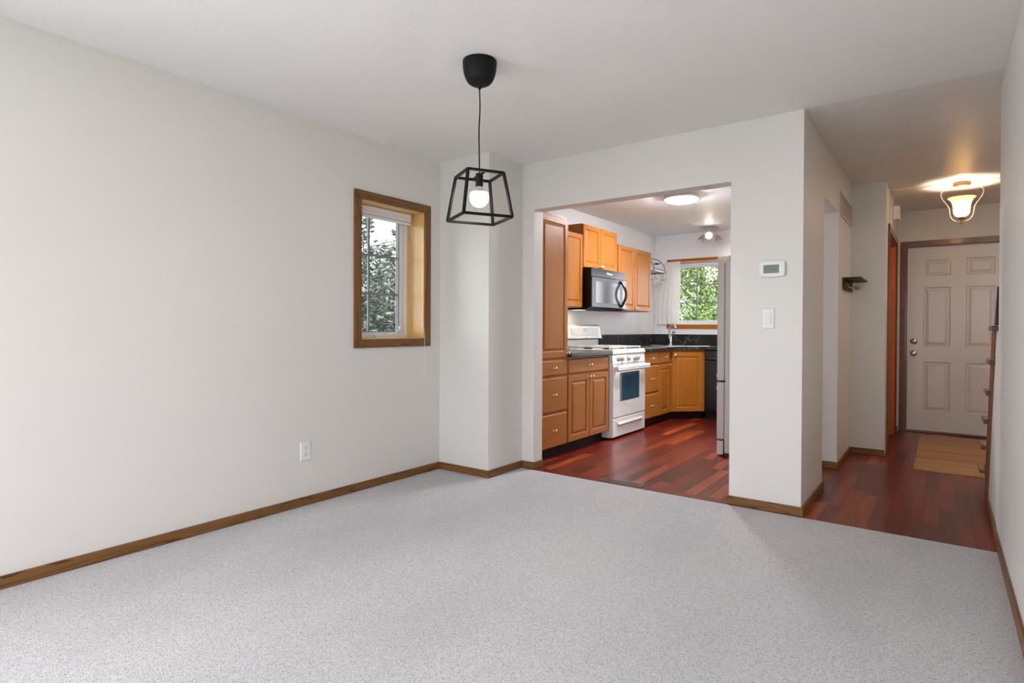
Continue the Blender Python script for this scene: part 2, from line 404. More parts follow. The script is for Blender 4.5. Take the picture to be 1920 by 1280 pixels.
def face_y(y0):   # u=+X, v=+Z, w=-Y
    return Matrix(((1, 0, 0, 0), (0, 0, -1, y0), (0, 1, 0, 0), (0, 0, 0, 1)))
def face_nx(x0):  # u=-Y, v=Z, w=-X
    return Matrix(((0, 0, -1, x0), (-1, 0, 0, 0), (0, 1, 0, 0), (0, 0, 0, 1)))

# ------------------------------------------------------------------ measures
H = 2.44
XL, YC, XC, YF, XO = -3.229, 3.4095, -2.7273, 3.845, -2.6145
XPL, XPR, XR, HO, YW = -1.0917, -0.67, 0.249, 2.068, 3.8217
WT = 0.125
XKL, YK = -3.29, 7.9
XCL, YCL, YE = -0.40, 6.12, 7.80
YRE = 4.10
YB = -3.1

# ------------------------------------------------------------------ floor & ceiling
struct('floor', MB().box(-3.6, 1.6, YW, 8.2, -0.05, 0.0), 'hardwood', label='dark red hardwood plank floor of the kitchen and hall')
struct('floor_border', MB().box(XO, XPL, YW+0.001, YW+0.085, 0.0, 0.0012), 'hardwood_border')
struct('floor_carpet', MB().box(-3.6, XR, YB-0.3, YW, -0.05, 0.0), 'carpet', label='pale grey cut pile carpet in the dining area')
struct('ceiling', MB().box(-3.6, 1.6, YB-0.3, YF+0.0001, H, H+0.1), 'ceiling_paint')
struct('ceiling_kitchen', MB().box(-3.6, -0.73, YF+0.0001, 8.2, H, H+0.1), 'ceiling_kitchen_paint')
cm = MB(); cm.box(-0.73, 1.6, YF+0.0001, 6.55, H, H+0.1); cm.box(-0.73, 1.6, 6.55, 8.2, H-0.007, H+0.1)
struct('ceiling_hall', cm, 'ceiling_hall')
# ------------------------------------------------------------------ walls
W1 = dict(y0=2.617, y1=3.237, z0=1.039, z1=2.014)
m1 = MB()
xo = -3.50
m1.box(xo, XL, YB-0.3, -1.9, 0, H); m1.box(xo, XL, -0.4, W1['y0'], 0, H); m1.box(xo, XL, -1.9, -0.4, 0, 0.25); m1.box(xo, XL, -1.9, -0.4, 2.2, H); m1.box(xo, XL, W1['y1'], YF+WT-0.03, 0, H)
m1.box(xo, XL, W1['y0'], W1['y1'], 0, W1['z0']); m1.box(xo, XL, W1['y0'], W1['y1'], W1['z1'], H)
struct('wall_left', m1, 'wall_paint')
struct('wall_chase', MB().box(XL+0.0005, XC, YC, YF+0.02, 0, H), 'wall_paint', label='wall projection boxed into the corner')
fm = MB(); fm.box(XL+0.0005, XO, YF, YF+WT, 0, H-0.0005); fm.box(XPL, XPR-0.0005, YF, YF+WT, 0, H-0.0005); fm.box(XO, XPL, YF, YF+WT, HO, H-0.0005)
struct('wall_front', fm, 'wall_paint', label='cream wall with the wide kitchen opening')
OY0, OY1, OH = 4.605, 5.33, 2.065
hm = MB(); hm.box(XPR-WT, XPR, YF+0.001, OY0, 0, H-0.0005); hm.box(XPR-WT, XPR, OY1, YCL+0.02, 0, H-0.0005); hm.box(XPR-WT, XPR, OY0, OY1, OH, H-0.0005)
hm.box(XPR-WT, XPR-0.001, YCL+0.02, YK, 0, H-0.001)
struct('wall_hall', hm, 'wall_paint', label='hall side wall with a cased-less opening to the kitchen')
CY0, CY1, CH = 6.40, 7.49, 2.03
km = MB(); km.box(XPR, XCL, YCL, CY0, 0, H-0.0075+0.007); km.box(XPR, XCL, CY0, CY1, CH, H-0.008); km.box(XPR, XCL, CY1, YE+0.01, 0, H-0.008); km.box(XPR, XCL-0.12, CY0, CY1, 0, CH)
km.box(XCL, XCL+0.006, 6.56, YE, CH+0.08, H-0.008)
struct('wall_closet', km, 'wall_paint')
em = MB(); DX0, DX1, DZ = -0.31, 0.605, 2.035
em.box(XPR, DX0, YE, 8.0, 0, H-0.008); em.box(DX0, DX1, YE, 8.0, DZ, H-0.008); em.box(DX1, 1.6, YE, 8.0, 0, H-0.008)
struct('wall_entry', em, 'wall_paint')
struct('wall_right', MB().box(XR, XR+0.13, -1.1995, YRE, 0, H-0.0005), 'wall_paint', bevel=0.006)
struct('wall_stairwell', MB().box(1.35, 1.5, 2.5, 8.0, 0, H-0.0005), 'wall_paint')
KX0, KX1, KZ0, KZ1 = -3.05, -1.69, 1.185, 2.035
kk = MB()
kk.box(XKL-0.2, XKL, YF+WT-0.03, YK+0.15, 0, H-0.0005)
struct('wall_kitchen_left', kk, 'kitchen_paint')
PX0, PX1, PZ = -1.62, -0.82, 2.03
k2 = MB()
k2.box(XKL, KX0, YK, YK+0.15, 0, H-0.0005); k2.box(KX0, KX1, YK, YK+0.15, 0, KZ0); k2.box(KX0, KX1, YK, YK+0.15, KZ1, H-0.0005)
k2.box(KX1, PX0, YK, YK+0.15, 0, H-0.0005); k2.box(PX0, PX1, YK, YK+0.15, PZ, H-0.0005); k2.box(PX1, XPR+0.02, YK, YK+0.15, 0, H-0.0005)
struct('wall_kitchen_end', k2, 'kitchen_paint')
bw = MB(); BX0, BX1, BZ1 = -3.0, -0.1, 2.15
bw.box(-3.6, BX0, YB-0.15, YB, 0, H-0.0005); bw.box(BX1, XR+0.3, YB-0.15, YB, 0, H-0.0005); bw.box(BX0, BX1, YB-0.15, YB, BZ1, H-0.0005)
struct('wall_back', bw, 'wall_paint')
bs = MB(); bs.box(XR, XR+0.13, YB-0.15, -3.0, 0, H-0.0005); bs.box(XR, XR+0.13, -1.4, -1.2, 0, H-0.0005); bs.box(XR, XR+0.13, -3.0, -1.4, 2.15, H-0.0005); bs.box(XR, XR+0.13, -3.0, -1.4, 0, 0.25)
struct('wall_back_right', bs, 'wall_paint')
w5 = thing('added_window_4', 'unseen side window added behind the viewer for its light', 'window', (XR, -2.2, 0.25), kind='structure'); del w5['category']  # window added out of view to light the left wall
g = MB()
for y in (-3.0, -1.46): g.box(XR+0.04, XR+0.09, y, y+0.06, 0.25, 2.15)
for z in (0.25, 2.09): g.box(XR+0.0405, XR+0.0895, -2.94, -1.46, z, z+0.06)
g.build('window_frame', 'white_vinyl', w5)
# patio window added unseen behind the camera to let in light
w3 = thing('added_window_3', 'unseen wide patio door added behind the viewer for its light', 'window', ((BX0+BX1)/2, YB, 0), kind='structure'); del w3['category']
g = MB()
for x in (BX0, (BX0+BX1)/2-0.03, BX1-0.06): g.box(x, x+0.06, YB-0.11, YB-0.05, 0.001, BZ1-0.001)
for z in (0.001, BZ1-0.07): g.box(BX0, BX1, YB-0.11, YB-0.05, z, z+0.069)
g.build('window_frame', 'white_vinyl', w3)
w4 = thing('added_door_3', 'unseen glazed patio door added on the kitchen end wall for its light', 'door', ((PX0+PX1)/2, YK, 0), kind='structure'); del w4['category']  # hidden door opening added to go with the kitchen fill lamp
g = MB()
for x in (PX0, PX1-0.06): g.box(x, x+0.06, YK+0.03, YK+0.09, 0.001, PZ-0.001)
for z in (0.001, PZ-0.07): g.box(PX0, PX1, YK+0.03, YK+0.09, z, z+0.069)
g.build('door_frame', 'white_vinyl', w4)

w6 = thing('added_window_5', 'unseen left side window added behind the viewer for its light', 'window', (XL, -1.15, 0.25), kind='structure'); del w6['category']  # window added out of view to light the right side
g = MB()
for y in (-1.9, -0.46): g.box(XL-0.15, XL-0.10, y, y+0.06, 0.25, 2.2)
for z in (0.25, 2.14): g.box(XL-0.1495, XL-0.1005, -1.84, -0.46, z, z+0.06)
g.build('window_frame', 'white_vinyl', w6)
# ------------------------------------------------------------------ baseboards
BH, BT = 0.056, 0.013
def base(name, x0, x1, y0, y1, ax, mat=None):
    b = MB().box(x0, x1, y0, y1, 0.0, BH)
    return struct(name, b, (mat or 'oak_')+ax, bevel=0.0035)
base('baseboard_left', XL, XL+BT, YB, YC, 'y')
base('baseboard_chase', XL+BT, XC+BT, YC-BT, YC, 'x')
base('baseboard_chase_side', XC, XC+BT, YC, YF, 'y')
base('baseboard_front', XC+BT, XO+BT, YF-BT, YF, 'x')
base('baseboard_jamb', XO, XO+BT, YF, YF+WT, 'y')
base('baseboard_pillar', XPL-BT, XPR+BT, YF-BT, YF, 'x')
base('baseboard_pillar_jamb', XPL-BT, XPL, YF, YF+WT, 'y')
base('baseboard_pillar_side', XPR, XPR+BT, YF, OY0+BT, 'y')
base('baseboard_hall_jamb', XPR-WT, XPR+BT, OY1-BT, OY1, 'x')
base('baseboard_hall', XPR, XPR+BT, OY1, YCL-BT, 'y')
base('baseboard_closet', XPR, XCL+0.001, YCL-BT, YCL, 'x')
base('baseboard_entry', XCL, XCL+BT, CY1+0.065, YE, 'y', 'cherry_')
base('baseboard_right', XR-BT, XR, -1.2, YRE+0.005, 'y')

# ------------------------------------------------------------------ window 1 (left wall)
w1 = thing('window_1', 'narrow oak cased window on the left wall', 'window', (XL, (W1['y0']+W1['y1'])/2, W1['z0']), kind='structure'); del w1['category']
def casing(parent, T, u0, u1, v0, v1, wd, th, mh, mv, bottom=True, name='casing'):
    # mitred casing around opening, in face coordinates
    def piece(poly, mat):
        MB(T).prism(poly, 'z', 0.0, th).build(name, mat, parent, 0.003)
    piece([(u0-wd, v1+wd), (u1+wd, v1+wd), (u1, v1), (u0, v1)], mh)
    b0 = v0-wd if bottom else v0
    piece([(u0-wd, b0), (u0, v0), (u0, v1), (u0-wd, v1+wd)], mv)
    piece([(u1+wd, b0), (u1+wd, v1+wd), (u1, v1), (u1, v0)], mv)
    if bottom: piece([(u0-wd, v0-wd), (u1+wd, v0-wd), (u1, v0), (u0, v0)], mh)
casing(w1, face_x(XL), W1['y0']+0.004, W1['y1']-0.004, W1['z0']+0.004, W1['z1']-0.004, 0.060, 0.017, 'oak_y', 'oak_z')
XG = -3.452
jt = 0.008
MB().box(XG+0.03, XL+0.002, W1['y1']-jt, W1['y1']+0.001, W1['z0'], W1['z1']).build('jamb_board', 'jamb_maple', w1)
MB().box(XG+0.03, XL+0.002, W1['y0']-0.001, W1['y0']+jt, W1['z0'], W1['z1']).build('jamb_board', 'jamb_maple', w1)
MB().box(XG+0.03, XL+0.002, W1['y0']+jt, W1['y1']-jt, W1['z1']-jt, W1['z1']+0.001).build('jamb_board', 'jamb_maple', w1)
MB().box(XG+0.03, XL+0.002, W1['y0']+jt, W1['y1']-jt, W1['z0']-0.001, W1['z0']+jt).build('jamb_board', 'jamb_maple', w1)
def rect_frame(mb, u0, u1, v0, v1, wd, w0, w1_, wb=None, wtp=None):
    wb = wb or wd; wtp = wtp or wd
    for a0, b0, c0, d0 in ((u0, u0+wd, v0, v1), (u1-wd, u1, v0, v1), (u0+wd, u1-wd, v0, v0+wb), (u0+wd, u1-wd, v1-wtp, v1)):
        vs = [(x, y, z) for x in (a0, b0) for y in (c0, d0) for z in (w0, w1_)]
        mb.add(vs, [(0, 1, 3, 2), (4, 6, 7, 5), (0, 4, 5, 1), (2, 3, 7, 6), (0, 2, 6, 4), (1, 5, 7, 3)])
    return mb
TX = face_x(XG)
rect_frame(MB(TX), W1['y0']+jt, W1['y1']-jt, W1['z0']+jt, W1['z1']-jt, 0.030, -0.03, 0.045).build('window_frame', 'white_vinyl', w1, 0.003)
GY0, GY1, GZ0, GZ1 = 2.690, 3.150, 1.092, 1.955
rect_frame(MB(TX), W1['y0']+0.04, W1['y1']-0.04, W1['z0']+0.040, W1['z1']-0.040, 0.0, -0.02, 0.025)
sash = rect_frame(MB(TX), GY0-0.032, GY1+0.045, GZ0-0.040, GZ1+0.04, 0.036, -0.018, 0.026).build('sash', 'white_vinyl', w1, 0.004)
mu = MB(TX)
mu.add([(x, y, z) for x in (2.868, 2.884) for y in (GZ0, GZ1) for z in (-0.006, 0.006)], [(0, 1, 3, 2), (4, 6, 7, 5), (0, 4, 5, 1), (2, 3, 7, 6), (0, 2, 6, 4), (1, 5, 7, 3)])
for z in (GZ0+(GZ1-GZ0)/3, GZ0+2*(GZ1-GZ0)/3):
    mu.add([(x, y, q) for x in (GY0, GY1) for y in (z-0.008, z+0.008) for q in (-0.0058, 0.0058)], [(0, 1, 3, 2), (4, 6, 7, 5), (0, 4, 5, 1), (2, 3, 7, 6), (0, 2, 6, 4), (1, 5, 7, 3)])
rect_frame(mu, GY0-0.002, GY1+0.006, GZ0-0.002, GZ1+0.002, 0.007, -0.004, 0.0275)
mu.build('muntin_grid', 'muntin_grey', w1)
MB().box(XG-0.003, XG+0.003, GY0-0.003, GY1+0.003, GZ0-0.003, GZ1+0.003).build('glass', 'window_glass', w1)
ck = MB(); ck.box(XG+0.045, XG+0.075, 2.885, 3.035, W1['z0']+jt, W1['z0']+0.030)
ck.tube([(XG+0.065, 3.01, W1['z0']+0.032), (XG+0.085, 3.06, W1['z0']+0.045), (XG+0.07, 3.12, W1['z0']+0.07), (XG+0.06, 3.135, W1['z0']+0.085)], 0.006)
ck.lathe([(0.011, 0), (0.013, 0.012), (0.006, 0.02)], (XG+0.06, 3.135, W1['z0']+0.08), 'z', 12)
ck.build('crank', 'white_plastic', w1, 0.004)
# blind
wb = thing('window_blind', 'raised off-white pleated blind at the top of the narrow left window', 'blind', (XG+0.10, 2.93, 1.93))
XB = -3.36
bd = MB(); bd.box(XB-0.02, XB+0.028, 2.632, 3.200, 1.972, 2.004); bd.build('head_rail', 'white_plastic', wb, 0.006)
bd = MB()
for k in range(4): bd.box(XB-0.018, XB+0.024+0.003*(k % 2), 2.636, 3.196, 1.944+0.007*k, 1.9505+0.007*k)
bd.build('fabric_stack', 'blind_fabric', wb, 0.001)
bd = MB(); bd.tube([(XB+0.003, 2.634, 1.932), (XB+0.003, 3.202, 1.932)], 0.0125, 12); bd.build('bottom_rail', 'white_plastic', wb)
cdm = MB()
cdm.tube([(XB+0.03, 3.19, 1.98), (XB+0.05, 3.205, 1.7), (-3.29, 3.215, 1.35), (-3.215, 3.222, 1.12), (-3.205, 3.222, 1.045), (-3.208, 3.222, 0.76)], 0.0008, 6)
cdm.tube([(XB+0.03, 3.185, 1.98), (XB+0.055, 3.20, 1.7), (-3.285, 3.212, 1.34), (-3.213, 3.214, 1.11), (-3.203, 3.214, 1.045), (-3.206, 3.214, 0.76)], 0.0008, 6)
cdm.lathe([(0.002, 0.0), (0.006, -0.012), (0.0065, -0.022), (0.003, -0.026)], (-3.207, 3.218, 0.765), 'z', 10)
cdm.build('pull_cord', 'white_plastic', wb)

# ------------------------------------------------------------------ kitchen window
w2 = thing('window_2', 'kitchen window over the sink', 'window', ((KX0+KX1)/2, YK, KZ0), kind='structure'); del w2['category']
TY = face_y(YK)
# top casing with end cap, and bottom apron/sill
MB(TY).prism([(KX0-0.06, KZ1), (KX1+0.06, KZ1), (KX1+0.06, KZ1+0.055), (KX0-0.06, KZ1+0.055)], 'z', 0, 0.017).build('casing', 'maple_x', w2, 0.003)
MB(TY).prism([(KX0-0.06, KZ0-0.058), (KX1+0.06, KZ0-0.058), (KX1+0.06, KZ0), (KX0-0.06, KZ0)], 'z', 0, 0.017).build('casing', 'maple_x', w2, 0.003)
MB(TY).prism([(KX0-0.06, KZ0), (KX0, KZ0), (KX0, KZ1), (KX0-0.06, KZ1)], 'z', 0, 0.016).build('casing', 'maple_z', w2, 0.003)
MB(TY).prism([(KX1, KZ0), (KX1+0.06, KZ0), (KX1+0.06, KZ1), (KX1, KZ1)], 'z', 0, 0.016).build('casing', 'maple_z', w2, 0.003)
rect_frame(MB(TY), KX0+0.001, KX1-0.001, KZ0+0.001, KZ1-0.001, 0.022, -0.10, -0.02).build('window_frame', 'white_vinyl', w2, 0.003)
xm = (KX0+KX1)/2
for s0, s1 in ((KX0+0.022, xm-0.004), (xm+0.004, KX1-0.022)):
    sh = rect_frame(MB(TY), s0, s1, KZ0+0.022, KZ1-0.022, 0.036, -0.07, -0.03, 0.036, 0.045).build('sash', 'white_vinyl', w2, 0.003)
    gx0, gx1, gz0, gz1 = s0+0.036, s1-0.036, KZ0+0.058, KZ1-0.067
    mg = MB()
    cx = (gx0+gx1)/2
    mg.box(cx-0.008, cx+0.008, YK+0.044, YK+0.056, gz0, gz1)
    for q in (1, 2):
        zz = gz0+q*(gz1-gz0)/3; mg.box(gx0, gx1, YK+0.0445, YK+0.0555, zz-0.008, zz+0.008)
    mg.build('muntin_grid', 'muntin_grey', sh)
    MB().box(gx0-0.003, gx1+0.003, YK+0.047, YK+0.053, gz0-0.003, gz1+0.003).build('glass', 'window_glass', sh)
ck = MB(); ck.box(-2.50, -2.41, YK+0.015, YK+0.03, KZ0+0.022, KZ0+0.04); ck.tube([(-2.47, YK+0.012, KZ0+0.045), (-2.43, YK-0.005, KZ0+0.05), (-2.41, YK+0.0, KZ0+0.075)], 0.005)
ck.build('crank', 'white_plastic', w2)
bd = MB(); bd.box(KX0+0.03, KX1-0.03, YK+0.0, YK+0.028, KZ1-0.05, KZ1-0.024); bd.build('shade_rail', 'white_plastic', w2, 0.004)

# curtain
def curtain():
    v = []; f = []; nu, nv = 90, 24
    for j in range(nv+1):
        t = j/nv; z = 2.055-t*(2.055-1.19)
        xl = -3.115-0.145*min(1, t*1.35)**0.8 if t > 0 else -3.115; xr = -2.905+0.006*math.sin(t*5)
        for i in range(nu+1):
            s = i/nu; x = xl+(xr-xl)*s
            amp = 0.007+0.006*t
            y = YK-0.05+amp*math.sin(s*2*PI*5+0.8*math.sin(t*3))+0.003*math.sin(s*2*PI*11+2*t)
            if t < 0.08: y += 0.004*math.sin(s*2*PI*26)
            v.append((x, y, z))
    for j in range(nv):
        for i in range(nu): k = j*(nu+1)+i; f.append((k, k+1, k+nu+2, k+nu+1))
    c = MB().add(v, f, True)
    t = thing('curtain', 'short sheer white curtain gathered at the left of the kitchen window', 'curtain', (-3.05, YK-0.04, 1.19))
    o = c.build('cloth_panel', 'curtain_cloth', t)
    h = MB(); h.add([(x, y-0.001, z) for (x, y, z) in v[(nu+1)*23:(nu+1)*24]]+[(x, y-0.001, z+0.03) for (x, y, z) in v[(nu+1)*23:(nu+1)*24]], [(i, i+1, nu+2+i, nu+1+i) for i in range(nu)], True)
    q = h.build('hem', 'curtain_cloth', t)
    r1 = MB(); r1.tube([(-3.13, YK-0.045, 2.04), (-1.82, YK-0.045, 2.04)], 0.005); r1.tube([(-3.13, YK-0.045, 2.04), (-3.13, YK, 2.04)], 0.005, 8)
    r1.build('curtain_rod', 'white_plastic', t)
curtain()

# ------------------------------------------------------------------ cabinetry
knob_me = None
def knob(parent, T, u, v, w=0.0):
    global knob_me
    pos = T @ Vector((u, v, w))
    if knob_me is None:
        b = MB().lathe([(0.009, 0.0), (0.0085, 0.002), (0.005, 0.006), (0.0048, 0.014), (0.010, 0.018), (0.0155, 0.022), (0.0160, 0.026), (0.012, 0.030), (0.004, 0.0315), (0.0, 0.0317)], (0, 0, 0), 'z', 20)
        o = b.build('knob', 'chrome'); knob_me = o.data
    else:
        o = bpy.data.objects.new('knob', knob_me); col.objects.link(o)
    off = Vector((0, 0, 0)); r0 = parent
    while r0 is not None: off += r0.location; r0 = r0.parent
    o.parent = parent
    M3 = T.to_3x3().to_4x4()
    o.matrix_local = Matrix.Translation(pos-off) @ M3
    return o
def raised_door(parent, T, u0, u1, v0, v1, mat, name='door', th=0.02, fw_=0.052):
    u0 += 0.0015; u1 -= 0.0015; v0 += 0.0015; v1 -= 0.0015
    b = MB(T).rings(u0, u1, v0, v1, [(0, th-0.005), (0.004, th), (fw_, th), (fw_+0.006, th-0.008), (fw_+0.012, th-0.009), (fw_+0.032, th-0.001), (fw_+0.034, th-0.001)], back=0.0)
    return b.build(name, mat, parent)
def slab_drawer(parent, T, u0, u1, v0, v1, mat, name='drawer', th=0.02):
    u0 += 0.0015; u1 -= 0.0015; v0 += 0.0015; v1 -= 0.0015
    b = MB(T).rings(u0, u1, v0, v1, [(0, th-0.010), (0.006, th-0.006), (0.010, th-0.0005), (0.013, th)], back=0.0)
    return b.build(name, mat, parent)
XF = -2.69   # carcase front of base run; doors stand 20 mm proud
def base_cab(label, y0, y1, layout):
    t = thing('base_cabinet', label, 'cabinet', ((XKL+XF)/2, (y0+y1)/2, 0), 'maple base cabinets along the kitchen wall')
    c = MB(); c.box(XKL+0.012, XF, y0, y1, 0.10, 0.865); c.build('body', 'maple_z', t)
    MB().box(XKL+0.012, XF-0.07, y0, y1, 0.0, 0.0999).build('toe_kick', 'toe_dark', t)
    T = face_x(XF)
    for kind, u0, u1, v0, v1, ku, kv in layout:
        if kind == 'drawer': d = slab_drawer(t, T, u0, u1, v0, v1, 'maple_y')
        else: d = raised_door(t, T, u0, u1, v0, v1, 'maple_z')
        knob(d, T, ku, kv, 0.02)
    return t
def dr(u0, u1, v0, v1): return ('drawer', u0, u1, v0, v1, (u0+u1)/2, (v0+v1)/2)
base_cab('maple three drawer base cabinet under the tall pantry cabinet, next to the opening', 3.99, 4.470,
         [dr(4.005, 4.466, 0.714, 0.850), dr(4.005, 4.466, 0.402, 0.702), dr(4.005, 4.466, 0.100, 0.390)])
base_cab('maple base cabinet with one wide drawer over two doors, left of the range', 4.472, 5.285,
         [dr(4.480, 5.258, 0.714, 0.850), ('door', 4.480, 4.868, 0.105, 0.702, 4.842, 0.672), ('door', 4.870, 5.258, 0.105, 0.702, 4.896, 0.672)])
base_cab('narrow maple three drawer base cabinet just right of the range', 6.105, 6.552,
         [dr(6.112, 6.550, 0.714, 0.850), dr(6.112, 6.550, 0.392, 0.702), dr(6.112, 6.550, 0.100, 0.380)])
base_cab('slim maple base cabinet with drawer over one door, beside the angled corner cabinet', 6.554, 6.945,
         [dr(6.558, 6.905, 0.714, 0.850), ('door', 6.558, 6.905, 0.100, 0.702, 6.885, 0.685)])
# angled corner cabinet
A = Vector((XF+0.0, 6.965, 0)); B = Vector((-2.375, 7.28, 0)); dv = (B-A); L = dv.length; dn = dv.normalized(); nrm = Vector((dn.y, -dn.x, 0))
TD = Matrix(((dn.x, 0, nrm.x, A.x), (dn.y, 0, nrm.y, A.y), (0, 1, 0, 0), (0, 0, 0, 1)))
cc = thing('corner_cabinet', 'maple corner sink cabinet with a single angled door', 'cabinet', (-2.9, 7.5, 0))
MB().prism([(XKL+.012, 6.947), (XF, 6.947), (A.x, A.y), (B.x, B.y), (B.x, YK-.012), (XKL+.012, YK-.012)], 'z', 0.10, 0.865).build('body', 'maple_z', cc)
iA = A-nrm*0.07; iB = B-nrm*0.07
MB().prism([(XKL+.012, 6.947), (XF-0.07, 6.947), (iA.x, iA.y), (iB.x, iB.y), (iB.x, YK-.012), (XKL+.012, YK-.012)], 'z', 0.0, 0.0999).build('toe_kick', 'toe_dark', cc)
dd = raised_door(cc, TD, 0.012, L-0.03, 0.100, 0.838, 'maple_z')
knob(dd, TD, 0.045, 0.80, 0.02)
# dishwasher
dw = thing('dishwasher', 'black dishwasher beside the angled corner cabinet', 'dishwasher', (-2.07, 7.6, 0))
MB().box(-2.372, -1.775, 7.29, YK-.012, 0.10, 0.863).build('body', 'black_matte', dw)
MB().box(-2.370, -1.777, 7.34, YK-0.01, 0.001, 0.0999).build('kick_plate', 'black_matte', dw)
MB().box(-2.370, -1.777, 7.265, 7.2899, 0.12, 0.735).build('door', 'black_gloss', dw, 0.006)
pn = MB().box(-2.370, -1.777, 7.265, 7.2899, 0.74, 0.860).build('control_panel', 'black_gloss', dw, 0.006)
MB().box(-2.30, -1.85, 7.262, 7.2649, 0.75, 0.77).build('handle', 'slot_dark', pn)
# pantry
XU = -2.98
pt_ = thing('pantry_cabinet', 'tall maple pantry cabinet with one long door, nearest the opening', 'cabinet', ((XKL+XF)/2, 4.23, 0.866))
MB().box(XKL+0.012, XF, 3.99, 4.470, 0.866, 2.110).build('body', 'maple_z', pt_)
dd = raised_door(pt_, face_x(XF), 4.005, 4.466, 0.868, 2.085, 'maple_z')
knob(dd, face_x(XF), 4.452, 0.905, 0.02)
def wall_cab(label, y0, y1, z0, z1, doors, knobs, xf=XU):
    t = thing('wall_cabinet', label, 'cabinet', ((XKL+xf)/2, (y0+y1)/2, z0), 'maple wall cabinets in the kitchen')
    MB().box(XKL, xf, y0, y1, z0, z1).build('body', 'maple_z', t)
    for (u0, u1), kk_ in zip(doors, knobs):
        d = raised_door(t, face_x(xf), u0, u1, z0+0.003, z1-0.003, 'maple_z', fw_=0.046)
        if kk_: knob(d, face_x(xf), kk_[0], kk_[1], 0.02)
wall_cab('maple wall cabinet between the pantry and the microwave', 4.472, 5.243, 1.337, 2.088, [(4.478, 4.858), (4.862, 5.240)], [(4.835, 1.365), (4.885, 1.365)])
wall_cab('short raised maple wall cabinet with two doors above the microwave', 5.246, 6.024, 1.752, 2.203, [(5.250, 5.622), (5.626, 6.020)], [(5.600, 1.782), (5.648, 1.782)], XU)
wall_cab('maple wall cabinet with two tall doors, right of the microwave', 6.027, 6.985, 1.335, 2.088, [(6.060, 6.500), (6.504, 6.980)], [(6.478, 1.365), (6.528, 1.365)])

# worktops
wt = thing('worktop', 'short black stone worktop between the pantry and the range', 'countertop', (-2.95, 4.88, 0.866), 'black stone worktops')
MB().box(XKL, -2.638, 4.472, 5.288, 0.866, 0.905).build('slab', 'dark_stone', wt, 0.006, seg=3)
MB().box(XKL, XKL+0.02, 4.474, 5.286, 0.9051, 1.05).build('backsplash', 'dark_stone', wt)
wt = thing('worktop', 'black veined worktop running from the range round the sink corner', 'countertop', (-2.9, 7.2, 0.866), 'black stone worktops')
oA = A+nrm*0.045; oB = B+nrm*0.045
MB().prism([(XKL, 6.103), (-2.638, 6.103), (-2.638, 6.963), (B.x+0.03, 7.242), (-1.76, 7.242), (-1.76, YK), (XKL, YK)], 'z', 0.866, 0.905).build('slab', 'dark_stone', wt, 0.006, seg=3)
MB().box(XKL, XKL+0.02, 6.103, YK-0.02, 0.9051, 1.05).build('backsplash', 'dark_stone', wt)
MB().box(XKL, -1.76, YK-0.02, YK, 0.9051, 1.05).build('backsplash', 'dark_stone', wt)
# sink
ct, st_ = math.cos(R(45)), math.sin(R(45))
TS = Matrix(((ct, -st_, 0, -2.76), (st_, ct, 0, 7.40), (0, 0, 1, 0.9052), (0, 0, 0, 1)))
sk = thing('kitchen_sink', 'stainless steel sink set into the corner worktop', 'sink', (-2.76, 7.40, 0.905))
MB(TS).rings(-0.33, 0.33, -0.22, 0.22, [(0, 0.002), (0.004, 0.004), (0.022, 0.004), (0.03, 0.0015), (0.2, 0.0012)], back=0.0).build('bowl_rim', 'chrome', sk)
# faucet
fc = thing('faucet', 'brushed metal high arc kitchen faucet on the corner worktop', 'faucet', (-2.94, 7.60, 0.909))
MB().lathe([(0.030, 0), (0.030, 0.006), (0.022, 0.012), (0.024, 0.06), (0.021, 0.11), (0.015, 0.13), (0.0, 0.132)], (-2.94, 7.60, 0.9092), 'z', 20).build('base', 'chrome', fc)
pts = [(-2.952, 7.60, 0.985)]
d = Vector((0.80, -0.6, 0)).normalized()
for k in range(15):
    t = k/14*R(155); rr = 0.075
    pts.append((-2.955+d.x*rr*(1-math.cos(t))*1.0, 7.60+d.y*rr*(1-math.cos(t)), 1.095+rr*1.2*math.sin(t)))
MB().tube(pts, 0.013, 12, rads=[0.013]*10+[0.0135, 0.014, 0.015, 0.0165, 0.0175, 0.018]).build('spout', 'nickel', fc)
MB().tube([(-2.93, 7.595, 1.03), (-2.90, 7.58, 1.065), (-2.885, 7.575, 1.08)], 0.01, 10, rads=[0.012, 0.012, 0.010]).lathe([(0.0, -0.022), (0.016, -0.016), (0.023, 0), (0.016, 0.016), (0, 0.022)], (-2.885, 7.575, 1.085), 'z', 16).build('handle', 'chrome', fc)

# ------------------------------------------------------------------ range
YR0, YR1 = 5.300, 6.090
rg = thing('gas_range', 'white gas range with an oven window between the base cabinets', 'stove', (-2.95, 5.70, 0))
XRf = -2.672
b = MB(); b.box(-3.255, XRf, YR0, YR1, 0.022, 0.86); b.build('body', 'white_enamel', rg, 0.004)
for x in (-3.2, -2.74):
    for y in (YR0+0.05, YR1-0.05): MB().lathe([(0.018, 0), (0.018, 0.022)], (x, y, 0), 'z', 12).build('foot', 'black_matte', rg)
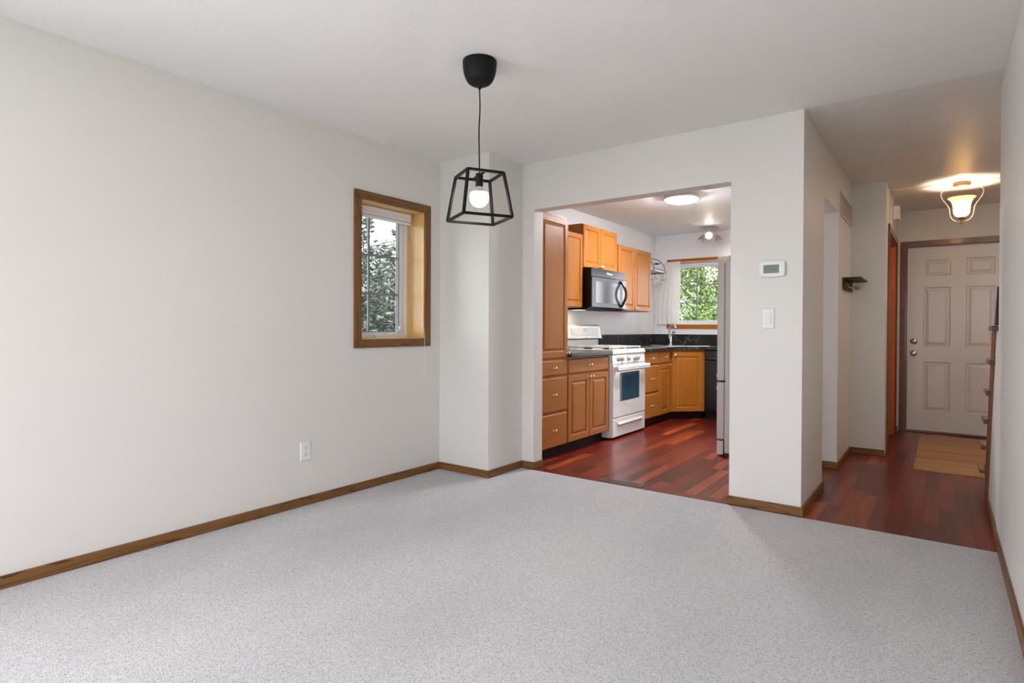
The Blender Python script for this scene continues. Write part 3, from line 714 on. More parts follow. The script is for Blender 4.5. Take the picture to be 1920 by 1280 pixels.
# cooktop with slanted front lip
ct_ = MB(); ct_.prism([(-3.255, 0.8605), (-2.648, 0.8605), (-2.645, 0.872), (-2.652, 0.902), (-2.668, 0.908), (-3.255, 0.908)], 'y', YR0-0.004, YR1+0.004)
ct_.build('cooktop', 'white_enamel', rg, 0.004)
cp = MB(); cp.prism([(-2.672, 0.764), (-2.646, 0.764), (-2.655, 0.858), (-2.672, 0.858)], 'y', YR0+0.002, YR1-0.002)
cp = cp.build('control_panel', 'white_enamel', rg, 0.003)
kp = None
for y in (5.43, 5.505, 5.66, 5.815, 5.89):
    k = MB().lathe([(0.0265, 0), (0.0265, 0.004), (0.021, 0.008), (0.0195, 0.022), (0.016, 0.026), (0, 0.0265)], (-2.651, y, 0.812), 'x', 20)
    k.box(-2.628, -2.620, y-0.004, y+0.004, 0.795, 0.829)
    k.build('burner_knob', 'knob_grey', cp)
od = MB(face_x(XRf)).rings(YR0+0.004, YR1-0.004, 0.222, 0.757, [(0, 0.026), (0.004, 0.030), (0.3*0+0.02, 0.030)], back=0.0).build('oven_door', 'white_enamel', rg)
MB(face_x(XRf+0.030)).rbox(5.455, 5.925, 0.382, 0.672, 0.0, 0.0012, 0.012).build('window_trim', 'black_gloss', od)
MB(face_x(XRf+0.0312)).rbox(5.463, 5.917, 0.390, 0.664, 0.0, 0.001, 0.008).build('oven_window', 'oven_glass', od)
hb = MB()
hb.prism([(-2.607, 0.690), (-2.590, 0.692), (-2.583, 0.705), (-2.583, 0.735), (-2.592, 0.748), (-2.607, 0.748)], 'y', YR0+0.0, YR1+0.0)
hb.box(-2.642, -2.606, YR0+0.02, YR0+0.06, 0.700, 0.740); hb.box(-2.642, -2.606, YR1-0.06, YR1-0.02, 0.700, 0.740)
hb.build('oven_handle', 'white_enamel', od, 0.005)
dw_ = MB(face_x(XRf)).rings(YR0+0.004, YR1-0.004, 0.026, 0.212, [(0, 0.024), (0.004, 0.028), (0.02, 0.028)], back=0.0).build('storage_drawer', 'white_enamel', rg)
hd = MB(); hd.prism([(-2.644, 0.125), (-2.644, 0.165), (-2.628, 0.168), (-2.622, 0.150)], 'y', 5.40, 5.99); hd.build('drawer_handle', 'white_enamel', dw_, 0.003)
# grates
for y0, y1 in ((5.325, 5.69), (5.705, 6.07)):
    g = MB()
    for x in (-3.17, -2.93, -2.70): g.box(x-0.006, x+0.006, y0, y1, 0.925, 0.937)
    for y in (y0, (y0+y1)/2, y1-0.012): g.box(-3.17, -2.70, y, y+0.012, 0.9252, 0.9368)
    for x in (-3.05, -2.815):
        for q in range(4):
            t = q*PI/2+PI/4; yc = (y0+y1)/2+0.006
            g.bar((x+0.03*math.cos(t), yc+0.045*math.sin(t), 0.931), (x+0.10*math.cos(t), yc+0.15*math.sin(t), 0.931), 0.008, 0.010)
    for x in (-3.17, -2.70):
        for y in (y0+0.006, y1-0.006): g.box(x-0.006, x+0.006, y-0.006, y+0.006, 0.909, 0.926)
    g.build('grate', 'grate_grey', rg, 0.0015)
    for x in (-3.05, -2.815):
        MB().lathe([(0.05, 0), (0.048, 0.006), (0.035, 0.010), (0.033, 0.016), (0.0, 0.017)], (x, (y0+y1)/2+0.006, 0.9085), 'z', 20).build('burner', 'black_matte', rg)
bgm = MB(); bgm.box(-3.255, -3.215, YR0+0.012, YR1-0.03, 0.9085, 1.0); bgm.build('back_riser', 'white_enamel', rg, 0.003)
MB().box(-3.255, -3.222, YR0+0.02, YR1-0.04, 1.0001, 1.012).build('vent_gap', 'slot_dark', rg)
bp = MB(); bp.prism([(-3.262, 1.012), (-3.178, 1.012), (-3.185, 1.030), (-3.212, 1.150), (-3.230, 1.168), (-3.262, 1.168)], 'y', YR0, YR1+0.0)
bp = bp.build('backguard', 'white_enamel', rg, 0.006)
TB = Matrix(((0, -0.2195, 0.9756, -3.1845), (1, 0, 0, 0), (0, 0.9756, 0.2195, 1.030), (0, 0, 0, 1)))
MB(TB).rbox(5.42, 6.02, 0.012, 0.105, 0.0005, 0.003, 0.006).build('display_panel', 'white_plastic', bp)
dg = MB(TB)
for u in (5.690, 5.715):
    dg.rbox(u, u+0.008, 0.062, 0.092, 0.003, 0.0038, 0.001); dg.rbox(u, u+0.022, 0.084, 0.092, 0.003, 0.0039, 0.001)
dg.rbox(5.731, 5.738, 0.066, 0.085, 0.003, 0.0038, 0.001)
dg.build('clock_digits', 'green_led', bp)
for i in range(9):
    for j in range(3):
        if 3 <= i <= 5 and j == 2: continue
        MB(TB).rbox(5.46+i*0.06, 5.475+i*0.06, 0.022+j*0.026, 0.028+j*0.026, 0.003, 0.0034, 0.001).build('button', 'knob_grey', bp)
MB(TB).rbox(5.715, 5.735, -0.008, 0.0, 0.0005, 0.0015, 0.002).build('badge', 'iron', bp)

# ------------------------------------------------------------------ microwave
mw = thing('microwave', 'black over-the-range microwave with a bowed handle', 'microwave', (-3.08, 5.67, 1.33))
XM = -2.885
MB().prism([(XKL+0.002, 1.335), (XKL+0.002, 1.750), (XM, 1.750), (XM, 1.345), (XM-0.05, 1.322), (XKL+0.10, 1.322)], 'y', 5.262, 6.066).build('body', 'black_matte', mw, 0.003)
MB().box(XM, XM+0.012, 5.264, 6.064, 1.662, 1.748).build('top_panel', 'smoked_steel', mw, 0.002)
md_ = MB().box(XM, XM+0.020, 5.264, 5.962, 1.345, 1.657).build('door', 'smoked_steel', mw, 0.003)
MB(face_x(XM+0.020)).rbox(5.330, 5.905, 1.385, 1.620, 0.0, 0.0012, 0.006).build('window_border', 'black_gloss', md_)
MB(face_x(XM+0.0212)).rbox(5.338, 5.897, 1.393, 1.612, 0.0, 0.001, 0.006).build('door_window', 'smoked_glass', md_)
cp = MB().box(XM, XM+0.018, 5.966, 6.064, 1.345, 1.657).build('control_panel', 'smoked_glass', mw, 0.002)
for i in range(3):
    for j in range(6): MB(face_x(XM+0.018)).rbox(5.982+i*0.026, 5.996+i*0.026, 1.38+j*0.032, 1.392+j*0.032, 0, 0.001, 0.002).build('button', 'knob_grey', cp)
hp = []
for k in range(17):
    t = k/16; hp.append((XM+0.022+0.062*math.sin(PI*t), 5.925, 1.36+0.285*t))
MB().tube(hp, 0.014, 10).build('handle', 'black_gloss', md_)
def text_obj(name, body, T, size, mat, parent, ext=0.0006):
    c = bpy.data.curves.new(name, 'FONT'); c.body = body; c.size = size; c.extrude = ext; c.align_x = 'CENTER'; c.align_y = 'CENTER'
    tmp = bpy.data.objects.new(name, c); col.objects.link(tmp)
    dg_ = bpy.context.evaluated_depsgraph_get(); me = bpy.data.meshes.new_from_object(tmp.evaluated_get(dg_))
    bpy.data.objects.remove(tmp)
    off = Vector((0, 0, 0)); r0 = parent
    while r0 is not None: off += r0.location; r0 = r0.parent
    me.transform(Matrix.Translation(-off) @ T); me.materials.clear(); me.materials.append(MATS[mat])
    o = bpy.data.objects.new(name, me); col.objects.link(o); o.parent = parent
    return o
bpy.context.view_layer.update()
text_obj('brand_lettering', 'Whirlpool', face_x(XM+0.0125) @ Matrix.Translation((5.665, 1.708, 0)), 0.032, 'white_plastic', mw)
MB().box(-3.18, -3.08, 5.40, 5.52, 1.3195, 1.3225).build('task_lamp', 'task_glow', mw)
light('microwave_task_light', 'AREA', (-3.13, 5.46, 1.318), 0.25, (1, 0.82, 0.62), 0.10)

# ------------------------------------------------------------------ refrigerator (faces the cabinets)
fr = thing('refrigerator', 'white refrigerator seen edge-on beside the pillar', 'refrigerator', (-1.2, 5.7, 0))
FY0, FY1 = 5.250, 6.15
MB().box(-1.535, -0.83, FY0, FY1, 0.03, 1.755).build('body', 'fridge_white', fr, 0.004)
MB().box(-1.5395, -1.5355, FY0+0.006, FY1-0.006, 0.14, 1.75).build('gasket', 'gasket_grey', fr)
for z0, z1, kz in ((0.150, 0.655, 0.60), (0.668, 1.765, 0.72)):
    d = MB().box(-1.603, -1.540, FY0-0.002, FY1+0.002, z0, z1).build('door', 'fridge_white', fr, 0.008)
    MB().lathe([(0.012, 0), (0.016, 0.006), (0.016, 0.012), (0, 0.016)], (-1.604, FY0+0.05, 0.595 if z0 < 0.3 else 0.71), '-x', 14).build('handle_mount', 'cream_plastic', d)
MB().box(-1.600, -1.545, FY0-0.001, FY1, 0.012, 0.135).build('base_grille', 'fridge_white', fr, 0.004)
MB().box(-1.575, -1.525, FY0-0.006, FY0+0.05, 0.657, 0.667).build('hinge', 'slot_dark', fr)
hg = MB(); hg.box(-1.590, -1.515, FY0-0.008, FY0+0.09, 1.728, 1.765); hg.box(-1.552, -1.530, FY0-0.008, FY0+0.05, 1.705, 1.73)
hg.build('hinge_cover', 'cream_plastic', fr, 0.004)
for x in (-1.52, -0.9):
    for y in (FY0+0.06, FY1-0.06): MB().lathe([(0.02, 0), (0.02, 0.0039)], (x, y, 0), 'z', 12).build('foot', 'black_matte', fr)
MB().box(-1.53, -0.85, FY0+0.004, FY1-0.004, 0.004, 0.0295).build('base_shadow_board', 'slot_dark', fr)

# ------------------------------------------------------------------ pot rack shelf on kitchen left wall
rk = thing('wall_rack', 'small iron wall shelf with an arched bracket and hanging hooks left of the curtain', 'shelf', (-3.15, 7.3, 1.87))
MB().box(XKL+0.002, -2.99, 7.12, 7.49, 1.874, 1.884).build('shelf_board', 'shelf_glass', rk, 0.002)
for y in (7.11, 7.50):
    ar = MB(); pts = [(XKL+0.004, y, 2.075)]
    for k in range(13):
        t = R(90-90*k/12); pts.append((-3.19+0.215*math.cos(t), y, 1.87+0.205*math.sin(t)))
    ar.tube(pts, 0.0045, 8); ar.tube([(XKL+0.004, y, 1.868), (-2.975, y, 1.868)], 0.006, 8)
    ar.tube([(XKL+0.005, y, 1.868), (XKL+0.005, y, 2.075)], 0.004, 8)
    ar.lathe([(0, -0.05), (0.006, -0.04), (0.014, -0.01), (0.012, 0.02), (0.003, 0.045), (0, 0.05)], (-3.10, y, 2.00), 'x', 10)
    ar.tube([(-3.06, y, 2.0), (-3.035, y, 2.013)], 0.004, 6)
    ar.build('arched_bracket', 'iron', rk)
rl = MB(); rl.tube([(-2.975, 7.11, 1.90), (-2.975, 7.50, 1.90)], 0.004, 8); rl.tube([(-2.975, 7.11, 1.866), (-2.975, 7.50, 1.866)], 0.005, 8); rl.build('rail', 'iron', rk)
for x, y in ((-3.03, 7.47), (-2.99, 7.44), (-3.10, 7.30), (-3.0, 7.2)):
    h = MB(); pts = [(x, y, 1.866), (x, y, 1.79)]
    for k in range(8):
        t = R(180+180*k/7); pts.append((x+0.018+0.018*math.cos(t), y, 1.785+0.018*math.sin(t)))
    h.tube(pts, 0.0025, 6); h.build('hook', 'iron', rk)

# kitchen outlet
def outlet(label, T, u, v, wd=0.075, ht=0.117):
    pos = T @ Vector((u, v, 0))
    t = thing('wall_outlet', label, 'outlet', pos, 'white wall outlets')
    MB(T).rings(u-wd/2, u+wd/2, v-ht/2, v+ht/2, [(0, 0.002), (0.004, 0.006), (0.01, 0.0065)], back=0).build('cover_plate', 'white_plastic', t)
    for s in (-0.0195, 0.0195):
        rc = MB(T).rbox(u-0.0165, u+0.0165, v+s-0.014, v+s+0.014, 0.0065, 0.0085, 0.009).build('receptacle', 'white_plastic', t)
        sl = MB(T); sl.rbox(u-0.0085, u-0.0060, v+s-0.001, v+s+0.008, 0.0085, 0.0088, 0.001); sl.rbox(u+0.0060, u+0.0085, v+s-0.001, v+s+0.008, 0.0085, 0.0088, 0.001)
        sl.rbox(u-0.003, u+0.003, v+s-0.010, v+s-0.004, 0.0085, 0.0088, 0.0028)
        sl.build('slots', 'slot_dark', rc)
    return t
outlet('white double outlet low on the left wall near the floor', face_x(XL), 2.189, 0.342)
outlet('white double outlet on the kitchen end wall below the curtain', face_y(YK), -3.229, 1.128)
# small wall plates by the front door
t = thing('light_switch', 'cream switch plate on the short wall beside the closet trim', 'switch', (XCL+0.006, 7.68, 1.2))
MB(face_x(XCL+0.006)).rings(7.645, 7.715, 1.14, 1.26, [(0, 0.003), (0.004, 0.006), (0.01, 0.006)], back=0).build('cover_plate', 'cream_plastic', t)
MB(face_x(XCL+0.012)).rbox(7.672, 7.688, 1.185, 1.215, 0, 0.008, 0.003).build('toggle', 'cream_plastic', t)
t = thing('wall_register', 'low cream air register beside the front door trim', 'vent', (XCL, 7.68, 0.1))
MB(face_x(XCL)).rings(7.60, 7.76, 0.10, 0.36, [(0, 0.003), (0.003, 0.006), (0.02, 0.006), (0.024, 0.002), (0.05, 0.002)], back=0).build('frame', 'grille_tan', t)
sl = MB(face_x(XCL+0.002))
for k in range(8): sl.rbox(7.63, 7.73, 0.132+k*0.026, 0.145+k*0.026, 0, 0.003, 0.001)
sl.build('louvre', 'grille_tan', t)
# thermostat & switch on pillar
t = thing('thermostat', 'white thermostat with a grey screen on the pillar wall', 'thermostat', (-0.84, YF, 1.49))
MB(face_y(YF)).prism([(-0.908, 1.447), (-0.84, 1.442), (-0.773, 1.447), (-0.766, 1.455), (-0.764, 1.493), (-0.766, 1.532), (-0.773, 1.540), (-0.84, 1.545), (-0.908, 1.540), (-0.915, 1.532), (-0.916, 1.493), (-0.915, 1.455)], 'z', 0, 0.024).build('housing', 'white_plastic', t, 0.006, seg=3)
sc_ = MB(face_y(YF-0.024)).rbox(-0.888, -0.798, 1.467, 1.518, 0, 0.001, 0.002).build('screen', 'lcd', t)
tx = MB(face_y(YF-0.025))
for x in (-0.878, -0.862, -0.846, -0.826): tx.rbox(x, x+0.009, 1.482, 1.500, 0, 0.0004, 0.001)
for x in (-0.876, -0.85, -0.824): tx.rbox(x, x+0.018, 1.506, 1.510, 0, 0.0004, 0.001)
tx.build('digits', 'lcd_text', sc_)
t = thing('light_switch', 'white rocker light switch on the pillar below the thermostat', 'switch', (-0.8625, YF, 1.19))
MB(face_y(YF)).rings(-0.899, -0.826, 1.129, 1.2525, [(0, 0.003), (0.004, 0.0065), (0.01, 0.0068)], back=0).build('cover_plate', 'white_plastic', t)
MB(face_y(YF-0.0068)).prism([(-0.880, 1.157), (-0.845, 1.157), (-0.845, 1.224), (-0.880, 1.224)], 'z', 0, 0.005).build('rocker', 'white_plastic', t, 0.0015)
# floor register
t = thing('floor_register', 'brown metal floor register in the hardwood along the carpet edge', 'vent', (-1.865, 3.895, 0.0))
rect_frame(MB(), -2.035, -1.700, 3.850, 3.938, 0.014, 0.0012, 0.0055).build('frame', 'vent_brown', t, 0.0015)
MB().box(-2.022, -1.713, 3.863, 3.925, 0.0012, 0.0020).build('duct_opening', 'slot_dark', t)
sl = MB()
for k in range(24):
    x = -2.018+k*0.0128; sl.box(x, x+0.005, 3.863, 3.925, 0.0021, 0.0050)
sl.box(-2.022, -1.713, 3.891, 3.897, 0.0021, 0.0051)
sl.build('slats', 'vent_brown', t)
# return grille
t = thing('return_grille', 'tan return air grille high on the hall wall', 'vent', (XPR, 5.74, 2.05))
TG = face_x(XPR)
rect_frame(MB(TG), 5.388, 6.096, 2.050, 2.246, 0.026, 0.0, 0.010).build('frame', 'grille_tan', t, 0.002)
MB(TG).rbox(5.41, 6.074, 2.072, 2.224, 0.0, 0.001, 0.001).build('duct_opening', 'slot_dark', t)
sl = MB(TG)
for k in range(32): sl.rbox(5.420+k*0.0205, 5.427+k*0.0205, 2.074, 2.222, 0.0012, 0.0045, 0.0008, 1)
for z in (2.108, 2.146, 2.184): sl.rbox(5.412, 6.072, z, z+0.006, 0.0012, 0.0050, 0.0008, 1)
sl.build('louvres', 'grille_tan', t)
# hook shelf
t = thing('hook_shelf', 'small dark wooden shelf with metal coat hooks on the hall wall', 'shelf', (XPR, 5.82, 1.46))
MB().box(XPR, XPR+0.018, 5.570, 6.09, 1.462, 1.545).build('back_board', 'walnut', t, 0.002)
MB().box(XPR, XPR+0.135, 5.565, 6.095, 1.5455, 1.560).build('shelf_board', 'walnut', t, 0.002)
for k in range(5):
    y = 5.63+k*0.10; h = MB(); pts = [(XPR+0.018, y, 1.515)]
    for q in range(10):
        s = R(200*q/9); pts.append((XPR+0.052-0.028*math.cos(s)*0.9+0.006, y, 1.505-0.026*math.sin(s)))
    h.tube(pts, 0.0042, 8); h.lathe([(0.013, 0), (0.013, 0.003), (0, 0.005)], (XPR+0.018, y, 1.513), 'x', 12)
    h.build('hook', 'chrome', t)
# door chime box
t = thing('door_chime', 'white door chime box high on the hall closet wall', 'chime', (XCL+0.006, 6.95, 2.22))
MB().box(XCL+0.006, XCL+0.062, 6.87, 7.02, 2.215, 2.345).build('housing', 'white_plastic', t, 0.005)
sl = MB()
for k in range(6): sl.box(XCL+0.062, XCL+0.0645, 6.885, 7.005, 2.235+k*0.016, 2.243+k*0.016)
sl.build('grille', 'white_plastic', t)

# ------------------------------------------------------------------ closet opening trim and doors
c2 = thing('door_2', 'closet opening with reddish wood trim', 'door', (XCL, (CY0+CY1)/2, 0), kind='structure'); del c2['category']
casing(c2, face_x(XCL), CY0, CY1, 0.0, CH, 0.065, 0.016, 'cherry_y', 'cherry_z', bottom=False)
MB().box(XCL-0.119, XCL+0.001, CY0, CY0+0.015, 0, CH-0.015).build('jamb_board', 'cherry_z', c2)
MB().box(XCL-0.119, XCL+0.001, CY1-0.015, CY1, 0, CH-0.015).build('jamb_board', 'closet_wood', c2)
MB().box(XCL-0.119, XCL+0.001, CY0, CY1, CH-0.015, CH).build('jamb_board', 'cherry_y', c2)
for k in range(2):
    y0 = CY0+0.018+k*0.527; dd = raised_door(c2, face_x(XCL-0.105), y0, y0+0.524, 0.015, CH-0.02, 'closet_wood', name='door_leaf', th=0.03, fw_=0.08)
    knob(dd, face_x(XCL-0.105), y0+(0.47 if k == 0 else 0.05), 0.95, 0.03)

# ------------------------------------------------------------------ front door
d1 = thing('door_1', 'off-white six panel front door at the end of the hall', 'door', ((DX0+DX1)/2, YE, 0), kind='structure'); del d1['category']
casing(d1, face_y(YE), DX0, DX1, 0.0, DZ, 0.062, 0.018, 'cherry_x', 'cherry_z', bottom=False)
MB().box(DX0, DX1, YE, YE+0.12, 0.0, 0.022).build('threshold', 'cherry_x', d1, 0.004)
MB().box(DX0-0.001, DX0+0.006, YE-0.001, YE+0.12, 0.0221, DZ).build('jamb_board', 'cherry_z', d1)
MB().box(DX0, DX1, YE-0.001, YE+0.12, DZ-0.004, DZ+0.001).build('jamb_board', 'cherry_x', d1)
TDR = face_y(YE+0.035)
us = [DX0+0.006, -0.160, 0.075, 0.215, 0.440, DX1-0.002]
us = [DX0+0.007, -0.162, 0.078, 0.208, 0.448, DX1-0.002]
vs_ = [0.024, 0.235, 0.775, 0.940, 1.590, 1.712, 1.892, DZ-0.005]
lf = MB(TDR)
for i in range(5):
    for j in range(7):
        pn = i in (1, 3) and j in (1, 3, 5)
        if pn: lf.rings(us[i], us[i+1], vs_[j], vs_[j+1], [(0, 0.0), (0.012, -0.010), (0.020, -0.010), (0.048, -0.001), (0.05, -0.001)])
        else: lf.add([(us[i], vs_[j], 0), (us[i+1], vs_[j], 0), (us[i+1], vs_[j+1], 0), (us[i], vs_[j+1], 0)], [(0, 1, 2, 3)])
lf.add([(us[0], vs_[0], 0), (us[-1], vs_[0], 0), (us[-1], vs_[-1], 0), (us[0], vs_[-1], 0), (us[0], vs_[0], -0.044), (us[-1], vs_[0], -0.044), (us[-1], vs_[-1], -0.044), (us[0], vs_[-1], -0.044)], [(0, 1, 5, 4), (1, 2, 6, 5), (2, 3, 7, 6), (3, 0, 4, 7), (4, 5, 6, 7)])
lf = lf.build('door_leaf', 'white_gloss', d1)
TK = face_y(YE+0.035)
db = MB(); db.lathe([(0.034, 0), (0.034, 0.006), (0.028, 0.012), (0.018, 0.016), (0, 0.018)], (-0.243, YE+0.034, 0.998), '-y', 20); db.build('deadbolt', 'chrome', lf)
kn = MB(); kn.lathe([(0.033, 0), (0.033, 0.006), (0.014, 0.012), (0.012, 0.03), (0.026, 0.040), (0.030, 0.054), (0.022, 0.064), (0.008, 0.067), (0, 0.067)], (-0.243, YE+0.034, 0.868), '-y', 20); kn.build('door_knob', 'nickel', lf)

# ------------------------------------------------------------------ bamboo mat
t = thing('floor_mat', 'tan bamboo slat mat lying in front of the entry door', 'mat', (0.13, 6.65, 0))
MB().box(-0.172, 0.430, 5.70, 7.60, 0.0005, 0.007).build('slats', 'bamboo', t, 0.0015)

# ------------------------------------------------------------------ staircase (rises behind the right wall)
sw_ = thing('staircase', 'wooden staircase with dark tread ends rising behind the right wall', 'staircase', (0.7, 4.9, 0))
RISE, RUN = 0.197, 0.203
for i in range(6):
    zt = 0.162+RISE*i; yn = 5.156-RUN*i
    if zt > 2.0: break
    tr = MB().box(0.254, 1.34, yn, yn+0.245, zt-0.028, zt); tr = tr.build('tread', 'tread_wood', sw_, 0.008, seg=3)
    # overhanging return nosing on the open side
    MB().box(0.221, 0.2538, yn+0.018, yn+0.245, zt-0.028, zt).build('return_nosing', 'tread_wood', tr, 0.006)
    MB().box(0.2225, 0.2537, yn+0.001, yn+0.0179, zt-0.0275, zt-0.001).build('end_cap', 'tread_end', tr, 0.005)
    MB().box(0.256, 1.34, yn+0.200, yn+0.218, max(zt-RISE+0.001, 0), zt-0.0285).build('riser', 'tread_wood', sw_)
MB().prism([(4.79, 0.0), (5.03, 0.0), (5.05, 0.10), (4.52, 1.13), (4.27, 1.13), (4.77, 0.12)], 'x', 0.2541-0.010, 0.2539).build('stringer', 'oak_z', sw_)
struct('wall_stair', MB().prism([(YRE, 0.0), (4.789, 0.0), (4.769, 0.12), (4.25, 1.24), (4.101, 1.38), (4.101, 1.38)][:5], 'x', 0.2545-0.003, 0.2549), 'wall_paint')
base('baseboard_stair', 0.2515-BT*0.8, 0.2515, YRE+0.006, 4.788, 'y')
MB().prism([(4.115, 1.150), (4.30, 1.150), (4.22, 1.26), (4.14, 1.36), (4.115, 1.36)], 'x', 0.244, 0.2505).build('black_wedge', 'black_metal', sw_)  # thin black wedge-shaped plate above the top tread

# ------------------------------------------------------------------ pendant lamp
PC = Vector((-1.848, 2.232, 0))
pl = thing('pendant_lamp', 'black open frame pendant lamp with a glowing globe bulb hanging from the ceiling', 'lamp', (PC.x, PC.y, 1.66))
prof = [(0.083, H-2.44)]
cn = MB(); P0 = [(0.0835, 0.0), (0.0845, -0.006)]
for k in range(11):
    t = k/10; P0.append((0.0845*math.cos(t*PI/2*0.975)**0.56, -0.006-0.112*math.sin(t*PI/2)))
P0 += [(0.012, -0.120), (0.009, -0.130), (0.006, -0.137), (0, -0.137)]
cn.lathe(P0, (PC.x, PC.y, H-0.0005), 'z', 40); cn.build('canopy', 'black_matte', pl)
cr = []
for k in range(24):
    t = k/23; cr.append((PC.x+0.004*math.sin(t*7)*math.sin(PI*t), PC.y+0.003*math.sin(t*9+1)*math.sin(PI*t), 2.303-t*(2.303-1.888)))
MB().tube(cr, 0.0032, 8).build('cord', 'black_matte', pl)
ang = R(60.3); ux = Vector((math.cos(ang), math.sin(ang), 0)); uy = Vector((-ux.y, ux.x, 0))
def cor(half, z): return [PC+ux*sx*half+uy*sy*half+Vector((0, 0, z)) for sx, sy in ((-1, -1), (1, -1), (1, 1), (-1, 1))]
tb, bb_ = cor(0.092, 1.879), cor(0.124, 1.663)
fr_ = MB()
for i in range(4):
    fr_.bar(tb[i], tb[(i+1) % 4], 0.0125); fr_.bar(bb_[i], bb_[(i+1) % 4], 0.0125); fr_.bar(tb[i], bb_[i], 0.0125)
fr_.bar((tb[0]+tb[1])/2, (tb[2]+tb[3])/2, 0.010); fr_.build('cage_frame', 'black_metal', pl, 0.001)
MB().lathe([(0.0185, 0.0), (0.0185, -0.062), (0.0175, -0.064), (0.0, -0.064)], (PC.x, PC.y, 1.886), 'z', 24).build('socket', 'black_matte', pl)
MB().lathe([(0.0155, 0.0), (0.017, -0.004), (0.022, -0.012), (0.034, -0.022), (0.0425, -0.030)], (PC.x, PC.y, 1.8215), 'z', 32).build('bulb_collar', 'bulb_collar', pl)
bp_ = []
for k in range(15):
    t = R(62)-R(152)*k/14; bp_.append((max(0.0, 0.0475*math.cos(t)) if k < 14 else 0.0, 0.0475*math.sin(t)))
bp_[0] = (0.0405, bp_[0][1]); 
bp_ = [(0.0432, 0.024)]+[(0.0475*math.cos(R(25)-R(115)*k/14) if k < 14 else 0.0, 0.0475*math.sin(R(25)-R(115)*k/14)) for k in range(15)]
MB().lathe(bp_, (PC.x, PC.y, 1.768), 'z', 36).build('bulb', 'bulb_glow', pl)

# ------------------------------------------------------------------ kitchen dome light
t = thing('ceiling_lamp', 'round flush dome ceiling light near the front of the kitchen', 'lamp', (-2.085, 5.655, H))
MB().lathe([(0.170, 0.0), (0.176, -0.012), (0.172, -0.034), (0.160, -0.036), (0.158, -0.002)], (-2.085, 5.655, H-0.0005), 'z', 48).build('rim', 'nickel', t)
P0 = [(0.1585, -0.030)]+[(0.1585*math.cos(R(9*k)), -0.030-0.042*math.sin(R(9*k))) for k in range(1, 11)]; P0[-1] = (0, -0.072)
MB().lathe(P0, (-2.085, 5.655, H), 'z', 48).build('glass_dome', 'dome_glow', t)
# ------------------------------------------------------------------ three-head spot fixture
t = thing('spotlight_fixture', 'round ceiling fixture with three small spotlights before the kitchen window', 'lamp', (-2.43, 7.62, H))
MB().lathe([(0.118, 0.0), (0.122, -0.006), (0.095, -0.016), (0.03, -0.030), (0.0, -0.031)], (-2.43, 7.62, H-0.0005), 'z', 32).build('canopy', 'nickel', t)
for k, (az, tilt) in enumerate(((R(200), 35), (R(-80), 58), (R(20), 30))):
    bx, by = -2.43+0.080*math.cos(az), 7.62+0.080*math.sin(az)
    dirv = Vector((math.cos(az)*math.sin(R(tilt)), math.sin(az)*math.sin(R(tilt)), -math.cos(R(tilt))))
    if k == 1: dirv = (Vector((0, 0, cam_h))-Vector((bx, by, 2.3))).normalized()
    q = Vector((bx, by, H-0.115)); head_z = dirv; hx = head_z.cross(Vector((0, 0, 1))).normalized(); hy = head_z.cross(hx)
    Tm = Matrix(((hx.x, hy.x, head_z.x, q.x), (hx.y, hy.y, head_z.y, q.y), (hx.z, hy.z, head_z.z, q.z), (0, 0, 0, 1)))
    hd = MB(Tm).lathe([(0.016, -0.016), (0.024, 0.0), (0.036, 0.036), (0.044, 0.064), (0.041, 0.064), (0.033, 0.036), (0.014, 0.005)], seg=20)
    hd.T = Matrix.Identity(4); hd.tube([(bx, by, H-0.018), (bx, by, H-0.115)], 0.006, 8)
    hd = hd.build('spot_head', 'nickel', t)
    MB(Tm).lathe([(0.013, 0.006), (0.028, 0.036), (0.0, 0.042)], seg=16).build('bulb', 'spot_glow', hd)

# ------------------------------------------------------------------ hall lamp
LX, LY = 0.137, 6.58
LZ = H-0.0075
t = thing('hall_lamp', 'semi-flush hall ceiling lamp with a glowing bell shade held by curved metal arms', 'lamp', (LX, LY, LZ))
MB().lathe([(0.066, 0.0), (0.066, -0.012), (0.056, -0.028), (0.020, -0.032), (0.010, -0.044), (0.004, -0.05), (0, -0.05)], (LX, LY, LZ-0.0005), 'z', 32).build('canopy', 'bronze', t)
arm = [(-0.055, -0.012), (-0.095, -0.016), (-0.135, -0.045), (-0.152, -0.085), (-0.142, -0.125), (-0.115, -0.170), (-0.092, -0.215), (-0.086, -0.265), (-0.075, -0.305), (-0.045, -0.335), (-0.006, -0.342)]
def smooth_pts(P, n=4):
    out = []
    for i in range(len(P)-1):
        p0, p1, p2, p3 = P[max(i-1, 0)], P[i], P[i+1], P[min(i+2, len(P)-1)]
        for k in range(n):
            u = k/n; out.append(tuple(0.5*((2*b_)+(-a_+c_)*u+(2*a_-5*b_+4*c_-d_)*u*u+(-a_+3*b_-3*c_+d_)*u**3) for a_, b_, c_, d_ in zip(p0, p1, p2, p3)))
    return out+[P[-1]]
for s in (1, -1):
    MB().tube([(LX+s*x, LY, LZ+z) for x, z in smooth_pts(arm)], 0.0055, 10).build('arm', 'nickel', t)
MB().lathe([(0.0, -0.298), (0.010, -0.296), (0.028, -0.300), (0.030, -0.306), (0.022, -0.320), (0.010, -0.326), (0.006, -0.345), (0.011, -0.352), (0.006, -0.360), (0.011, -0.368), (0.011, -0.374), (0, -0.382)], (LX, LY, LZ), 'z', 20).build('finial', 'bronze', t)
sp_ = [(0.028, -0.296), (0.048, -0.285), (0.058, -0.265), (0.062, -0.235), (0.064, -0.200), (0.072, -0.168), (0.086, -0.142), (0.104, -0.128)]
inner = [(r0-0.004, z+0.003) for r0, z in reversed(sp_)]
MB().lathe(sp_+inner, (LX, LY, LZ), 'z', 40).build('bell_shade', 'alabaster', t)
